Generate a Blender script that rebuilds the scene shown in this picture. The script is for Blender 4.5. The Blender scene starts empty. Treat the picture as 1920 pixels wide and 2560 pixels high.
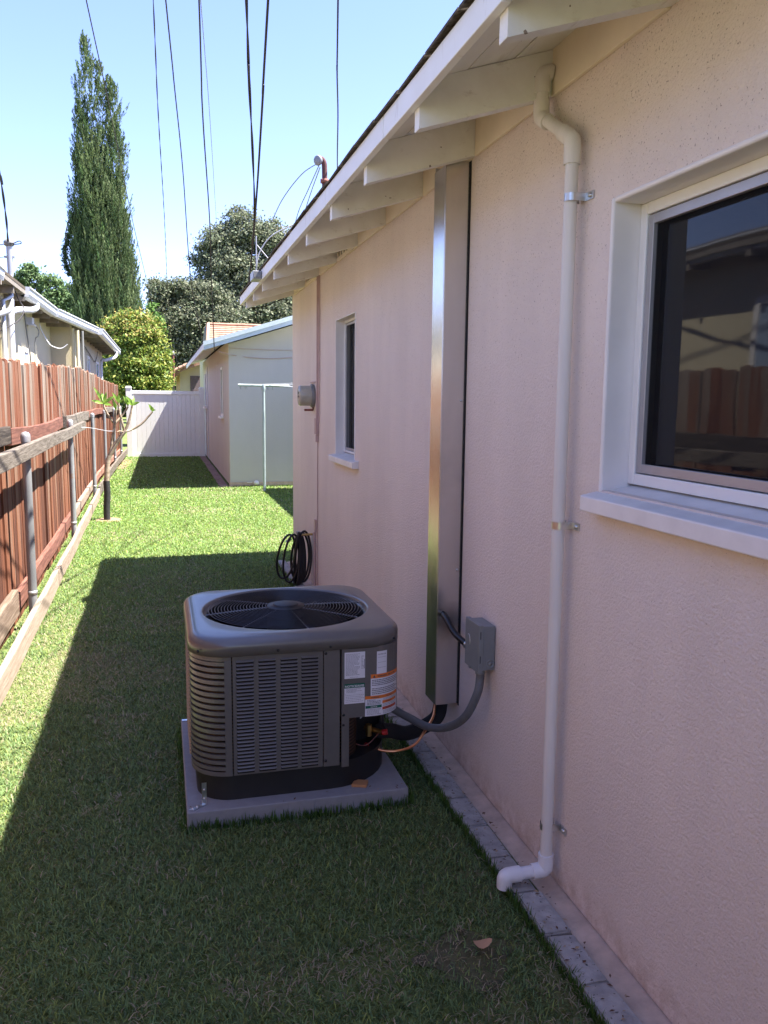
import bpy, bmesh, math, random
import numpy as np
from mathutils import Vector, Matrix

random.seed(7)
rng = np.random.default_rng(7)
U = 1.6                      # metres per modelling unit (one camera height)
D = bpy.data
SC = bpy.context.scene
COL = SC.collection

# ------------------------------------------------------------------ camera
cam = D.cameras.new('camera')
cam.sensor_fit = 'VERTICAL'
cam.sensor_height = 36.0
cam.lens = 2060 * 36.0 / 2560
cam.clip_start = 0.05
cam.clip_end = 2000
camo = D.objects.new('camera', cam)
COL.objects.link(camo)
yaw, pitch, roll = 0.264, -0.135, 0.011
f = Vector((math.sin(yaw)*math.cos(pitch), math.cos(yaw)*math.cos(pitch), math.sin(pitch)))
r0 = Vector((math.cos(yaw), -math.sin(yaw), 0))
u0 = r0.cross(f)
cr = math.cos(roll)*r0 + math.sin(roll)*u0
cu = -math.sin(roll)*r0 + math.cos(roll)*u0
camo.matrix_world = Matrix(((cr.x, cu.x, -f.x, 0), (cr.y, cu.y, -f.y, 0), (cr.z, cu.z, -f.z, U), (0, 0, 0, 1)))
SC.camera = camo

# ------------------------------------------------------------------ light
SUN = Vector((0.525, -0.125, 1.0)).normalized()
world = D.worlds.new('World')
SC.world = world
world.use_nodes = True
wn = world.node_tree
for n in list(wn.nodes):
    wn.nodes.remove(n)
sky = wn.nodes.new('ShaderNodeTexSky')
sky.sky_type = 'NISHITA'
sky.sun_disc = False
sky.sun_elevation = math.asin(SUN.z)
sky.sun_rotation = math.atan2(SUN.x, SUN.y)
sky.altitude = 200
sky.air_density = 0.9
sky.dust_density = 0.35
sky.ozone_density = 1.5
bg = wn.nodes.new('ShaderNodeBackground')
bg.inputs['Strength'].default_value = 0.113
wo = wn.nodes.new('ShaderNodeOutputWorld')
tint = wn.nodes.new('ShaderNodeMix'); tint.data_type = 'RGBA'; tint.blend_type = 'MULTIPLY'; tint.inputs[0].default_value = 1.0
tint.inputs[7].default_value = (0.70, 0.655, 0.84, 1)      # the camera's white balance, even over the whole sky
wn.links.new(sky.outputs[0], tint.inputs[6])
wn.links.new(tint.outputs[2], bg.inputs['Color'])
wn.links.new(bg.outputs[0], wo.inputs['Surface'])
sun = D.lights.new('sun', 'SUN')
sun.energy = 4.5
sun.angle = math.radians(0.5)
sun.color = (1.0, 0.95, 0.87)
suno = D.objects.new('sun', sun)
COL.objects.link(suno)
suno.rotation_euler = SUN.to_track_quat('Z', 'Y').to_euler()
suno.location = (5, -5, 20)

SC.view_settings.view_transform = 'Standard'
SC.view_settings.look = 'None'
SC.view_settings.gamma = 1
SC.view_settings.use_curve_mapping = False
SC.view_settings.exposure = 2.32
SC.cycles.max_bounces = 8
SC.cycles.diffuse_bounces = 4
SC.cycles.glossy_bounces = 4
SC.cycles.transparent_max_bounces = 8

# ------------------------------------------------------------------ helpers
class MB:
    """collects faces; all coordinates in units of U unless raw"""
    def __init__(s):
        s.v = []; s.f = []; s.m = []; s.sm = []
    def add(s, vs, fs, m=0, smooth=False):
        o = len(s.v)
        s.v += [tuple(p) for p in vs]
        for q in fs:
            s.f.append(tuple(i+o for i in q)); s.m.append(m); s.sm.append(smooth)
        return s
    def box(s, x0, x1, y0, y1, z0, z1, m=0):
        vs = [(x0,y0,z0),(x1,y0,z0),(x1,y1,z0),(x0,y1,z0),(x0,y0,z1),(x1,y0,z1),(x1,y1,z1),(x0,y1,z1)]
        return s.add(vs, [(0,3,2,1),(4,5,6,7),(0,1,5,4),(1,2,6,5),(2,3,7,6),(3,0,4,7)], m)
    def hexa(s, vs, m=0):
        return s.add(vs, [(0,3,2,1),(4,5,6,7),(0,1,5,4),(1,2,6,5),(2,3,7,6),(3,0,4,7)], m)
    def prism(s, poly, axis, a0, a1, m=0, smooth=False):
        """poly: 2D points in the two other axes (order xyz without axis)"""
        n = len(poly)
        def P(p, a):
            q = list(p); q.insert(axis, a); return tuple(q)
        vs = [P(p, a0) for p in poly] + [P(p, a1) for p in poly]
        fs = [tuple(range(n)), tuple(range(2*n-1, n-1, -1))]
        s.add(vs, fs, m)
        s.add(vs, [(i, n+i, n+(i+1) % n, (i+1) % n) for i in range(n)], m, smooth)
        return s
    def quad(s, a, b, c, d, m=0):
        return s.add([a,b,c,d], [(0,1,2,3)], m)
    def tube(s, pts, r, seg=10, m=0, caps=True, rs=None, ribs=0):
        P = [Vector(p) for p in pts]
        n = len(P)
        T = []
        for i in range(n):
            t = P[min(i+1, n-1)] - P[max(i-1, 0)]
            T.append(t.normalized())
        a = Vector((0,0,1)) if abs(T[0].z) < 0.9 else Vector((1,0,0))
        N = (a - T[0]*a.dot(T[0])).normalized()
        vs = []
        for i in range(n):
            N = (N - T[i]*N.dot(T[i])).normalized()
            B = T[i].cross(N)
            rr = rs[i] if rs else r
            for k in range(seg):
                w = 2*math.pi*k/seg
                vs.append(P[i] + rr*(math.cos(w)*N + math.sin(w)*B))
        fs = []
        for i in range(n-1):
            for k in range(seg):
                k2 = (k+1) % seg
                fs.append((i*seg+k, i*seg+k2, (i+1)*seg+k2, (i+1)*seg+k))
        s.add(vs, fs, m, True)
        if caps:
            s.add(vs[:seg], [tuple(range(seg-1, -1, -1))], m)
            s.add(vs[-seg:], [tuple(range(seg))], m)
        return s
    def cyl(s, a, b, r, seg=16, m=0, r2=None):
        return s.tube([a, b], r, seg, m, True, [r, r if r2 is None else r2])
    def lathe(s, c, axis, prof, seg=20, m=0, smooth=True):
        """prof: list of (radius, offset along axis)"""
        A = Vector(axis).normalized(); c = Vector(c)
        a = Vector((0,0,1)) if abs(A.z) < 0.9 else Vector((1,0,0))
        N = (a - A*a.dot(A)).normalized(); B = A.cross(N)
        vs = []
        for (r, o) in prof:
            for k in range(seg):
                w = 2*math.pi*k/seg
                vs.append(c + A*o + r*(math.cos(w)*N + math.sin(w)*B))
        fs = []
        for i in range(len(prof)-1):
            for k in range(seg):
                k2 = (k+1) % seg
                fs.append((i*seg+k, i*seg+k2, (i+1)*seg+k2, (i+1)*seg+k))
        s.add(vs, fs, m, smooth)
        return s
    def build(s, name, mats, parent=None, origin=(0,0,0), bevel=0, segs=2, **tags):
        me = D.meshes.new(name)
        o = Vector(origin)
        if parent is not None:
            o = Vector(parent['_o'])
        me.from_pydata([((p[0]-o.x)*U, (p[1]-o.y)*U, (p[2]-o.z)*U) for p in s.v], [], s.f)
        if not isinstance(mats, (list, tuple)):
            mats = [mats]
        for m in mats:
            me.materials.append(m)
        me.polygons.foreach_set('material_index', s.m)
        me.polygons.foreach_set('use_smooth', s.sm)
        me.validate(); me.update()
        ob = D.objects.new(name, me)
        COL.objects.link(ob)
        ob['_o'] = tuple(o)
        if parent is not None:
            ob.parent = parent
        else:
            ob.location = o*U
        if bevel:
            bm = ob.modifiers.new('bevel', 'BEVEL')
            bm.width = bevel*U; bm.segments = segs; bm.limit_method = 'ANGLE'; bm.angle_limit = math.radians(40)
            bm.harden_normals = False
        for k, v in tags.items():
            ob[k] = v
        return ob

def thing(name, loc, label, category, group=None):
    o = D.objects.new(name, None)
    COL.objects.link(o)
    o.location = Vector(loc)*U
    o.empty_display_size = 0.1
    o['_o'] = tuple(loc)
    o['label'] = label; o['category'] = category
    if group: o['group'] = group
    return o

def piece(name, mesh, parent, loc=(0,0,0), rot=(0,0,0), scale=(1,1,1)):
    """a copy sharing mesh data; loc in absolute units"""
    o = D.objects.new(name, mesh)
    COL.objects.link(o)
    po = Vector(parent['_o'])
    o.parent = parent
    o.location = (Vector(loc)-po)*U
    o.rotation_euler = rot
    o.scale = scale
    o['_o'] = tuple(loc)
    return o

def mesh_only(mb, name, mats):
    me = D.meshes.new(name)
    me.from_pydata([(p[0]*U, p[1]*U, p[2]*U) for p in mb.v], [], mb.f)
    if not isinstance(mats, (list, tuple)): mats = [mats]
    for m in mats: me.materials.append(m)
    me.polygons.foreach_set('material_index', mb.m)
    me.polygons.foreach_set('use_smooth', mb.sm)
    me.update()
    return me

# ------------------------------------------------------------------ materials
class NT:
    def __init__(s, name):
        s.mat = D.materials.new(name); s.mat.use_nodes = True
        s.t = s.mat.node_tree
        s.b = s.t.nodes['Principled BSDF']
        s.geo = s.t.nodes.new('ShaderNodeNewGeometry')
        s.pos = s.geo.outputs['Position']
        s.oi = None
    def n(s, typ, **kw):
        nd = s.t.nodes.new(typ)
        for k, v in kw.items():
            if hasattr(nd, k): setattr(nd, k, v)
        return nd
    def link(s, a, b): s.t.links.new(a, b)
    def obj(s):
        tc = s.n('ShaderNodeTexCoord'); return tc.outputs['Object']
    def rand(s):
        if s.oi is None: s.oi = s.n('ShaderNodeObjectInfo')
        return s.oi.outputs['Random']
    def mapping(s, vec, scale=(1,1,1), loc=None):
        m = s.n('ShaderNodeMapping'); s.link(vec, m.inputs['Vector']); m.inputs['Scale'].default_value = scale
        if loc is not None: s.link(loc, m.inputs['Location'])
        return m.outputs[0]
    def noise(s, vec, scale, detail=4, rough=0.55, dist=0.0):
        n = s.n('ShaderNodeTexNoise')
        s.link(vec, n.inputs['Vector'])
        n.inputs['Scale'].default_value = scale; n.inputs['Detail'].default_value = detail
        n.inputs['Roughness'].default_value = rough; n.inputs['Distortion'].default_value = dist
        return n.outputs['Fac']
    def voro(s, vec, scale, feature='F1'):
        n = s.n('ShaderNodeTexVoronoi'); n.feature = feature
        s.link(vec, n.inputs['Vector']); n.inputs['Scale'].default_value = scale
        return n.outputs['Distance']
    def ramp(s, fac, stops):
        n = s.n('ShaderNodeValToRGB')
        s.link(fac, n.inputs['Fac'])
        e = n.color_ramp.elements
        while len(e) < len(stops): e.new(0.5)
        for i, (p, c) in enumerate(stops):
            e[i].position = p
            e[i].color = (c[0], c[1], c[2], 1) if not isinstance(c, (int, float)) else (c, c, c, 1)
        return n.outputs['Color']
    def mix(s, fac, a, b, blend='MIX'):
        n = s.n('ShaderNodeMix'); n.data_type = 'RGBA'; n.blend_type = blend
        for sock, v in ((n.inputs[0], fac), (n.inputs[6], a), (n.inputs[7], b)):
            if isinstance(v, (int, float)): sock.default_value = v
            elif isinstance(v, (tuple, list)): sock.default_value = (v[0], v[1], v[2], 1)
            else: s.link(v, sock)
        return n.outputs[2]
    def math(s, op, a, b=0.0, clamp=False):
        n = s.n('ShaderNodeMath'); n.operation = op; n.use_clamp = clamp
        for sock, v in ((n.inputs[0], a), (n.inputs[1], b)):
            if isinstance(v, (int, float)): sock.default_value = v
            else: s.link(v, sock)
        return n.outputs[0]
    def bump(s, h, strength=0.5, dist=0.002, prev=None):
        n = s.n('ShaderNodeBump'); s.link(h, n.inputs['Height'])
        n.inputs['Strength'].default_value = strength; n.inputs['Distance'].default_value = dist
        if prev is not None: s.link(prev, n.inputs['Normal'])
        s.link(n.outputs[0], s.b.inputs['Normal'])
        return n.outputs[0]
    def set(s, rough=0.6, metal=0.0, spec=None, color=None):
        s.b.inputs['Roughness'].default_value = rough; s.b.inputs['Metallic'].default_value = metal
        if spec is not None: s.b.inputs['Specular IOR Level'].default_value = spec
        if color is not None:
            if isinstance(color, (tuple, list)): s.b.inputs['Base Color'].default_value = (*color[:3], 1)
            else: s.link(color, s.b.inputs['Base Color'])
        return s

def simple(name, c, rough=0.6, metal=0.0, var=0.12, scale=8.0, bump=0.0, bscale=80, spec=None, bd=0.001):
    t = NT(name)
    n = t.noise(t.pos, scale, 5)
    lo = tuple(x*(1-var) for x in c); hi = tuple(min(1, x*(1+var)) for x in c)
    col = t.ramp(n, [(0.3, lo), (0.7, hi)])
    t.set(rough, metal, spec, col)
    if bump: t.bump(t.noise(t.pos, bscale, 3), bump, bd)
    return t.mat

def stucco(name, c, scale=85, strength=0.9, pits=False, stain=0.1, dist=0.003):
    t = NT(name)
    big = t.noise(t.mapping(t.pos, (1, 1, 0.35)), 1.6, 4)
    med = t.noise(t.pos, 9, 4)
    lo = tuple(x*(1-stain) for x in c); hi = tuple(x*(1+stain*0.5) for x in c)
    col = t.ramp(big, [(0.35, lo), (0.65, hi)])
    col = t.mix(t.math('MULTIPLY', med, 0.22), col, tuple(x*0.82 for x in c))
    h1 = t.noise(t.pos, scale, 3, 0.6)
    hh = t.ramp(h1, [(0.38, 0.0), (0.62, 1.0)])
    h2 = t.noise(t.pos, scale*3.1, 2)
    h = t.math('ADD', hh, t.math('MULTIPLY', h2, 0.35))
    if pits:
        sep = t.n('ShaderNodeSeparateXYZ'); t.link(t.pos, sep.inputs[0])
        pn = t.noise(t.pos, 150, 2, 0.5)
        mask = t.noise(t.pos, 6, 3)
        hz = t.math('MULTIPLY', t.math('SUBTRACT', sep.outputs[2], 1.2), 0.045, True)
        thr = t.math('ADD', t.math('SUBTRACT', 0.27, t.math('MULTIPLY', t.math('SUBTRACT', mask, 0.5), -0.1)), hz)
        pit = t.math('LESS_THAN', pn, thr)
        col = t.mix(t.math('MULTIPLY', pit, 0.75), col, (c[0]*0.36, c[1]*0.30, c[2]*0.27))
        h = t.math('SUBTRACT', h, t.math('MULTIPLY', pit, 1.6))
    if pits:
        # vertical weathering streaks and splash dirt along the base
        stk = t.noise(t.mapping(t.pos, (7, 7, 0.55)), 1.0, 5, 0.65)
        col = t.mix(t.ramp(stk, [(0.50, 0.0), (0.72, 0.10)]), col, (c[0]*0.66, c[1]*0.68, c[2]*0.70))
        blot = t.noise(t.pos, 2.6, 5, 0.7, 0.6)
        col = t.mix(t.ramp(blot, [(0.55, 0.0), (0.75, 0.07)]), col, (c[0]*0.72, c[1]*0.70, c[2]*0.70))
        dz = t.math('MULTIPLY', t.math('SUBTRACT', 0.16, sep.outputs[2]), 6.0, True)
        dn = t.ramp(t.noise(t.pos, 18, 4, 0.7), [(0.35, 0.0), (0.65, 0.7)])
        col = t.mix(t.math('MULTIPLY', dz, dn), col, (0.40, 0.27, 0.18))
    t.set(0.92, 0, 0.2, col)
    t.bump(h, strength, dist)
    return t.mat

def wood(name, stops, grain=(55, 55, 2.2), rough=0.85, weather=None, dirt=0.3, axis=2, bump=0.5):
    """long-grain wood; per-object random shift so copies differ"""
    t = NT(name)
    o = t.obj()
    rv = t.n('ShaderNodeCombineXYZ')
    r = t.rand()
    for i, k in enumerate((37.0, 91.0, 53.0)): t.link(t.math('MULTIPLY', r, k), rv.inputs[i])
    va = t.n('ShaderNodeVectorMath'); va.operation = 'ADD'; t.link(o, va.inputs[0]); t.link(rv.outputs[0], va.inputs[1])
    g = list(grain)
    if axis == 1: g = [grain[0], grain[2], grain[1]]
    vm = t.mapping(va.outputs[0], tuple(g))
    n = t.noise(vm, 1.0, 6, 0.65, 0.4)
    fac = t.math('ADD', n, t.math('MULTIPLY', t.math('SUBTRACT', r, 0.5), 0.34))
    if weather:
        sep = t.n('ShaderNodeSeparateXYZ'); t.link(t.pos, sep.inputs[0])
        w = t.math('MULTIPLY', t.math('SUBTRACT', sep.outputs[2], weather[0]), weather[1])
        fac = t.math('ADD', fac, w)
    col = t.ramp(fac, stops)
    fine = t.noise(t.mapping(va.outputs[0], tuple(x*3.3 for x in g)), 1.0, 3, 0.7)
    col = t.mix(t.ramp(fine, [(0.3, dirt), (0.55, 0.0)]), col, (0.03, 0.02, 0.015))
    t.set(rough, 0, 0.25, col)
    t.bump(t.math('ADD', n, fine), bump, 0.003)
    return t.mat

def leafmat(name, rough=0.55, trans=0.35):
    t = NT(name)
    a = t.n('ShaderNodeAttribute'); a.attribute_name = 'Col'
    t.set(rough, 0, 0.35, a.outputs['Color'])
    tr = t.n('ShaderNodeBsdfTranslucent'); t.link(a.outputs['Color'], tr.inputs['Color'])
    mx = t.n('ShaderNodeMixShader'); mx.inputs[0].default_value = trans
    out = t.t.nodes['Material Output']
    t.link(t.b.outputs[0], mx.inputs[1]); t.link(tr.outputs[0], mx.inputs[2]); t.link(mx.outputs[0], out.inputs['Surface'])
    return t.mat

M = {}
M['stucco'] = stucco('pink_stucco', (0.80, 0.70, 0.63), 118, 0.6, True, 0.08)
M['garage'] = stucco('white_stucco', (0.54, 0.51, 0.47), 60, 0.4, False, 0.05, 0.002)
M['garside'] = stucco('garage_side_stucco', (0.57, 0.52, 0.475), 60, 0.4, False, 0.05, 0.002)
M['cream'] = stucco('cream_stucco', (0.62, 0.55, 0.38), 40, 0.3, False, 0.07, 0.002)
M['footing'] = simple('footing_concrete', (0.55, 0.41, 0.31), 0.9, var=0.2, scale=14, bump=0.7, bscale=120, bd=0.003)
M['paver'] = NT('concrete_paver')
t = M['paver']
pn = t.noise(t.pos, 22, 5); pc = t.ramp(pn, [(0.3, (0.28, 0.27, 0.25)), (0.7, (0.46, 0.44, 0.41))])
pc = t.mix(t.math('MULTIPLY', t.rand(), 0.25), pc, (0.3, 0.27, 0.24))
pd = t.math('LESS_THAN', t.noise(t.pos, 70, 2), 0.33)
pc = t.mix(t.math('MULTIPLY', pd, 0.7), pc, (0.05, 0.04, 0.03))
t.set(0.95, 0, 0.15, pc); t.bump(t.noise(t.pos, 160, 4), 0.8, 0.003)
M['paver'] = t.mat
M['whitewood'] = None
t = NT('painted_wood')
pb = t.noise(t.mapping(t.pos, (6, 2, 6)), 1.5, 5)
pc = t.ramp(pb, [(0.3, (0.77, 0.75, 0.69)), (0.6, (0.85, 0.84, 0.79))])
st = t.noise(t.mapping(t.pos, (14, 2.5, 30)), 1.0, 5, 0.7)
pc = t.mix(t.ramp(st, [(0.60, 0.0), (0.80, 0.55)]), pc, (0.30, 0.22, 0.14))
sp = t.math('GREATER_THAN', t.noise(t.pos, 33, 2), 0.755)
pc = t.mix(t.math('MULTIPLY', sp, 0.8), pc, (0.12, 0.06, 0.03))
t.set(0.65, 0, 0.3, pc); t.bump(t.noise(t.mapping(t.pos, (60, 8, 60)), 1, 4), 0.35, 0.002)
M['whitewood'] = t.mat
M['fascia'] = NT('fascia_paint'); t = M['fascia']
pb = t.noise(t.pos, 3, 5); pc = t.ramp(pb, [(0.3, (0.81, 0.80, 0.75)), (0.65, (0.87, 0.87, 0.85))])
st = t.noise(t.mapping(t.pos, (3, 9, 3)), 1.0, 6, 0.7)
pc = t.mix(t.ramp(st, [(0.62, 0.0), (0.78, 0.5)]), pc, (0.35, 0.27, 0.18))
t.set(0.55, 0, 0.35, pc); t.bump(t.noise(t.mapping(t.pos, (30, 5, 30)), 1, 4), 0.25, 0.002); M['fascia'] = t.mat
M['blocking'] = simple('blocking_paint', (0.82, 0.74, 0.57), 0.7, var=0.06, scale=5, bump=0.15, bscale=40)
M['shingle'] = NT('asphalt_shingle'); t = M['shingle']
pc = t.ramp(t.noise(t.pos, 60, 4), [(0.3, (0.05, 0.04, 0.03)), (0.7, (0.17, 0.14, 0.11))])
t.set(0.95, 0, 0.1, pc); t.bump(t.noise(t.pos, 300, 3), 0.8, 0.004); M['shingle'] = t.mat
M['white'] = simple('white_paint', (0.82, 0.79, 0.75), 0.45, var=0.05, scale=6, bump=0.12, bscale=30)
M['sillpaint'] = simple('sill_paint', (0.76, 0.74, 0.72), 0.5, var=0.08, scale=9, bump=0.25, bscale=45)
M['vinyl'] = simple('white_vinyl', (0.82, 0.83, 0.79), 0.38, var=0.02, scale=4)
M['alu'] = simple('grey_aluminium', (0.42, 0.42, 0.43), 0.45, 0.6, var=0.06)
t = NT('window_glass')
t.set(0.03, 0, 0.6, (0.006, 0.006, 0.007)); t.b.inputs['IOR'].default_value = 1.62
w = t.noise(t.pos, 2.5, 2); t.bump(w, 0.08, 0.01); M['glass'] = t.mat
t = NT('insect_screen')
wv = t.n('ShaderNodeTexWave'); t.link(t.pos, wv.inputs['Vector']); wv.bands_direction = 'Z'; wv.inputs['Scale'].default_value = 120
t.set(0.8, 0, 0.1, (0.02, 0.02, 0.022))
tp = t.n('ShaderNodeBsdfTransparent'); mx = t.n('ShaderNodeMixShader'); mx.inputs[0].default_value = 0.62
t.link(t.b.outputs[0], mx.inputs[1]); t.link(tp.outputs[0], mx.inputs[2]); t.link(mx.outputs[0], t.t.nodes['Material Output'].inputs['Surface'])
M['screen'] = t.mat
M['dark'] = simple('dark_void', (0.006, 0.006, 0.007), 0.9)
# galvanised duct
t = NT('galvanised_sheet')
n1 = t.noise(t.mapping(t.pos, (1, 1, 0.3)), 5, 5, 0.6); n2 = t.noise(t.pos, 22, 5)
pc = t.ramp(n1, [(0.3, (0.60, 0.59, 0.58)), (0.7, (0.70, 0.69, 0.68))])
sm = t.noise(t.pos, 3.2, 4, 0.6)
pc = t.mix(t.ramp(sm, [(0.56, 0.0), (0.75, 0.3)]), pc, (0.32, 0.31, 0.30))
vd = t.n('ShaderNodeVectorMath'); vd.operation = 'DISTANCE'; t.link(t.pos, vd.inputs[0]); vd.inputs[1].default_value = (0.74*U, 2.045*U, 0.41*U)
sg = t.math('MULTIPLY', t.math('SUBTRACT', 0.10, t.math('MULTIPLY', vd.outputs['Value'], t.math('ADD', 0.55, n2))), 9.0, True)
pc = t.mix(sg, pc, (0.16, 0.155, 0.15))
t.set(0.3, 1.0, None, pc)
t.link(t.ramp(n2, [(0.3, 0.20), (0.7, 0.27)]), t.b.inputs['Roughness'])
t.bump(t.noise(t.mapping(t.pos, (2, 2, 0.8)), 2.5, 2), 0.12, 0.01); M['galv'] = t.mat
M['zinc'] = simple('zinc_strap', (0.60, 0.61, 0.60), 0.3, 0.9, var=0.15, scale=40)
M['pvc'] = NT('cream_painted_pvc'); t = M['pvc']
pc = t.ramp(t.noise(t.mapping(t.pos, (14, 14, 1.2)), 1.5, 5), [(0.3, (0.64, 0.61, 0.56)), (0.7, (0.78, 0.75, 0.70))])
t.set(0.5, 0, 0.35, pc); t.bump(t.noise(t.pos, 60, 3), 0.2, 0.001); M['pvc'] = t.mat
M['pvcwhite'] = simple('white_pvc', (0.74, 0.74, 0.75), 0.35, var=0.04)
M['greybox'] = simple('grey_enamel', (0.20, 0.215, 0.215), 0.42, var=0.06, scale=20, bump=0.1, bscale=200)
M['greyconduit'] = simple('grey_conduit', (0.12, 0.125, 0.13), 0.5, var=0.1, scale=60, bump=0.3, bscale=260)
M['copper'] = simple('copper_tube', (0.80, 0.36, 0.17), 0.28, 1.0, var=0.15, scale=30)
M['brass'] = simple('brass', (0.62, 0.42, 0.16), 0.35, 1.0)
M['redcap'] = simple('red_plastic', (0.45, 0.02, 0.02), 0.45)
M['foam'] = simple('black_foam', (0.012, 0.012, 0.013), 0.85, bump=0.5, bscale=90)
M['rubber'] = simple('black_rubber', (0.010, 0.010, 0.012), 0.38, bump=0.1, bscale=50)
t = NT('taupe_enamel')
pc = t.ramp(t.noise(t.pos, 30, 3), [(0.3, (0.118, 0.111, 0.104)), (0.7, (0.130, 0.123, 0.115))])
t.set(0.33, 0.0, 0.6, pc); t.b.inputs['Coat Weight'].default_value = 0.35; t.b.inputs['Coat Roughness'].default_value = 0.113
t.bump(t.noise(t.pos, 900, 2), 0.05, 0.0004); M['taupe'] = t.mat
M['acblack'] = simple('black_plastic', (0.012, 0.012, 0.013), 0.5, var=0.2)
M['acwire'] = simple('black_wire_coating', (0.02, 0.02, 0.024), 0.33, var=0.1)
M['coil'] = NT('condenser_coil'); t = M['coil']
wv = t.n('ShaderNodeTexWave'); wv.bands_direction = 'Z'; t.link(t.pos, wv.inputs['Vector']); wv.inputs['Scale'].default_value = 22
pc = t.mix(wv.outputs['Fac'], (0.02, 0.016, 0.013), (0.12, 0.065, 0.04)); t.set(0.5, 0.5, None, pc); M['coil'] = t.mat
M['pad'] = simple('grey_composite_pad', (0.25, 0.252, 0.262), 0.8, var=0.07, scale=30, bump=0.5, bscale=220, bd=0.0015)
M['label'] = simple('label_white', (0.72, 0.72, 0.76), 0.4, var=0.02)
M['ink'] = simple('label_ink', (0.06, 0.06, 0.08), 0.5)
M['inkpale'] = simple('label_fine_print', (0.34, 0.34, 0.37), 0.5)
M['green'] = simple('label_green', (0.0, 0.12, 0.07), 0.4)
M['orange'] = simple('label_orange', (0.75, 0.20, 0.03), 0.4)
M['redorange'] = simple('label_red', (0.5, 0.07, 0.02), 0.4)
wd = [(0.26, (0.085, 0.030, 0.017)), (0.42, (0.19, 0.066, 0.032)), (0.54, (0.235, 0.098, 0.053)), (0.65, (0.21, 0.140, 0.100)), (0.80, (0.30, 0.25, 0.205))]
M['board'] = wood('redwood_board', wd, (42, 42, 1.6), weather=(1.15, 0.15), dirt=0.6)
wg = [(0.3, (0.03, 0.024, 0.02)), (0.5, (0.10, 0.082, 0.066)), (0.75, (0.22, 0.19, 0.16))]
M['railwood'] = wood('weathered_rail', wg, (60, 60, 3.0), axis=1, dirt=0.6, bump=0.9)
M['palerail'] = wood('bleached_rail', [(0.3, (0.15, 0.105, 0.075)), (0.5, (0.27, 0.205, 0.155)), (0.75, (0.36, 0.295, 0.235))], (60, 60, 3.0), axis=1, dirt=0.3, bump=0.6)
M['redrail'] = wood('stained_rail', [(0.25, (0.12, 0.050, 0.036)), (0.5, (0.24, 0.105, 0.075)), (0.8, (0.38, 0.25, 0.19))], (60, 60, 3.0), axis=1, dirt=0.3)
M['postpipe'] = NT('galvanised_post'); t = M['postpipe']
pc = t.ramp(t.noise(t.mapping(t.pos, (12, 12, 3)), 1, 5), [(0.3, (0.20, 0.205, 0.21)), (0.7, (0.34, 0.345, 0.35))])
pc = t.mix(t.ramp(t.noise(t.pos, 9, 4), [(0.66, 0.0), (0.75, 0.6)]), pc, (0.30, 0.17, 0.09))
t.set(0.5, 0.35, None, pc); M['postpipe'] = t.mat
M['greenpost'] = simple('pale_green_post', (0.36, 0.43, 0.42), 0.5, 0.1, var=0.12, scale=15)
M['bluefascia'] = simple('pale_blue_fascia', (0.46, 0.53, 0.54), 0.55, var=0.06)
M['gutter'] = simple('white_gutter', (0.62, 0.63, 0.66), 0.4, var=0.12, scale=6)
M['underroof'] = simple('eave_underside', (0.22, 0.19, 0.16), 0.85, var=0.3, scale=10)
M['tile'] = simple('clay_roof_tile', (0.36, 0.21, 0.14), 0.85, var=0.3, scale=8, bump=0.4, bscale=20)
M['bark'] = simple('bark', (0.22, 0.17, 0.13), 0.9, var=0.35, scale=16, bump=0.8, bscale=40, bd=0.006)
M['frbark'] = NT('frangipani_bark'); t = M['frbark']
pc = t.ramp(t.noise(t.mapping(t.pos, (8, 8, 26)), 1, 5), [(0.35, (0.22, 0.16, 0.11)), (0.65, (0.42, 0.34, 0.26))])
t.set(0.8, 0, 0.2, pc); t.bump(t.noise(t.mapping(t.pos, (10, 10, 60)), 1, 3), 0.5, 0.004); M['frbark'] = t.mat
M['wrap'] = simple('black_trunk_wrap', (0.018, 0.018, 0.018), 0.75, var=0.4, scale=30, bump=0.4, bscale=120)
M['soil'] = simple('dry_soil', (0.27, 0.17, 0.11), 0.95, var=0.3, scale=25, bump=0.8, bscale=90, bd=0.01)
M['mud'] = simple('wet_mud', (0.075, 0.075, 0.03), 0.4, var=0.4, scale=20, bump=0.5, bscale=70, bd=0.006)
M['deadleaf'] = simple('dead_leaf', (0.42, 0.24, 0.13), 0.7)
M['cable'] = simple('black_cable', (0.018, 0.013, 0.016), 0.6)
M['cablegrey'] = simple('grey_cable', (0.22, 0.23, 0.25), 0.6)
M['rust'] = simple('rusty_pipe', (0.22, 0.08, 0.06), 0.8, var=0.3, scale=20)
M['darkrust'] = simple('dark_rust_pipe', (0.09, 0.030, 0.028), 0.8, var=0.3, scale=20)
M['pinkpipe'] = simple('pink_painted_conduit', (0.50, 0.35, 0.32), 0.55, var=0.1)
M['meterglass'] = simple('meter_glass', (0.40, 0.39, 0.33), 0.2, var=0.1, scale=20)
M['metergrey'] = simple('meter_grey', (0.20, 0.20, 0.19), 0.5)
M['winglass'] = simple('far_window_glass', (0.30, 0.38, 0.50), 0.1, spec=0.8)
M['leaf'] = leafmat('leaf', 0.75, 0.3)
M['gloss_leaf'] = leafmat('glossy_leaf', 0.55, 0.35)
M['grass'] = leafmat('grass_blade', 0.55, 0.4)
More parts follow.
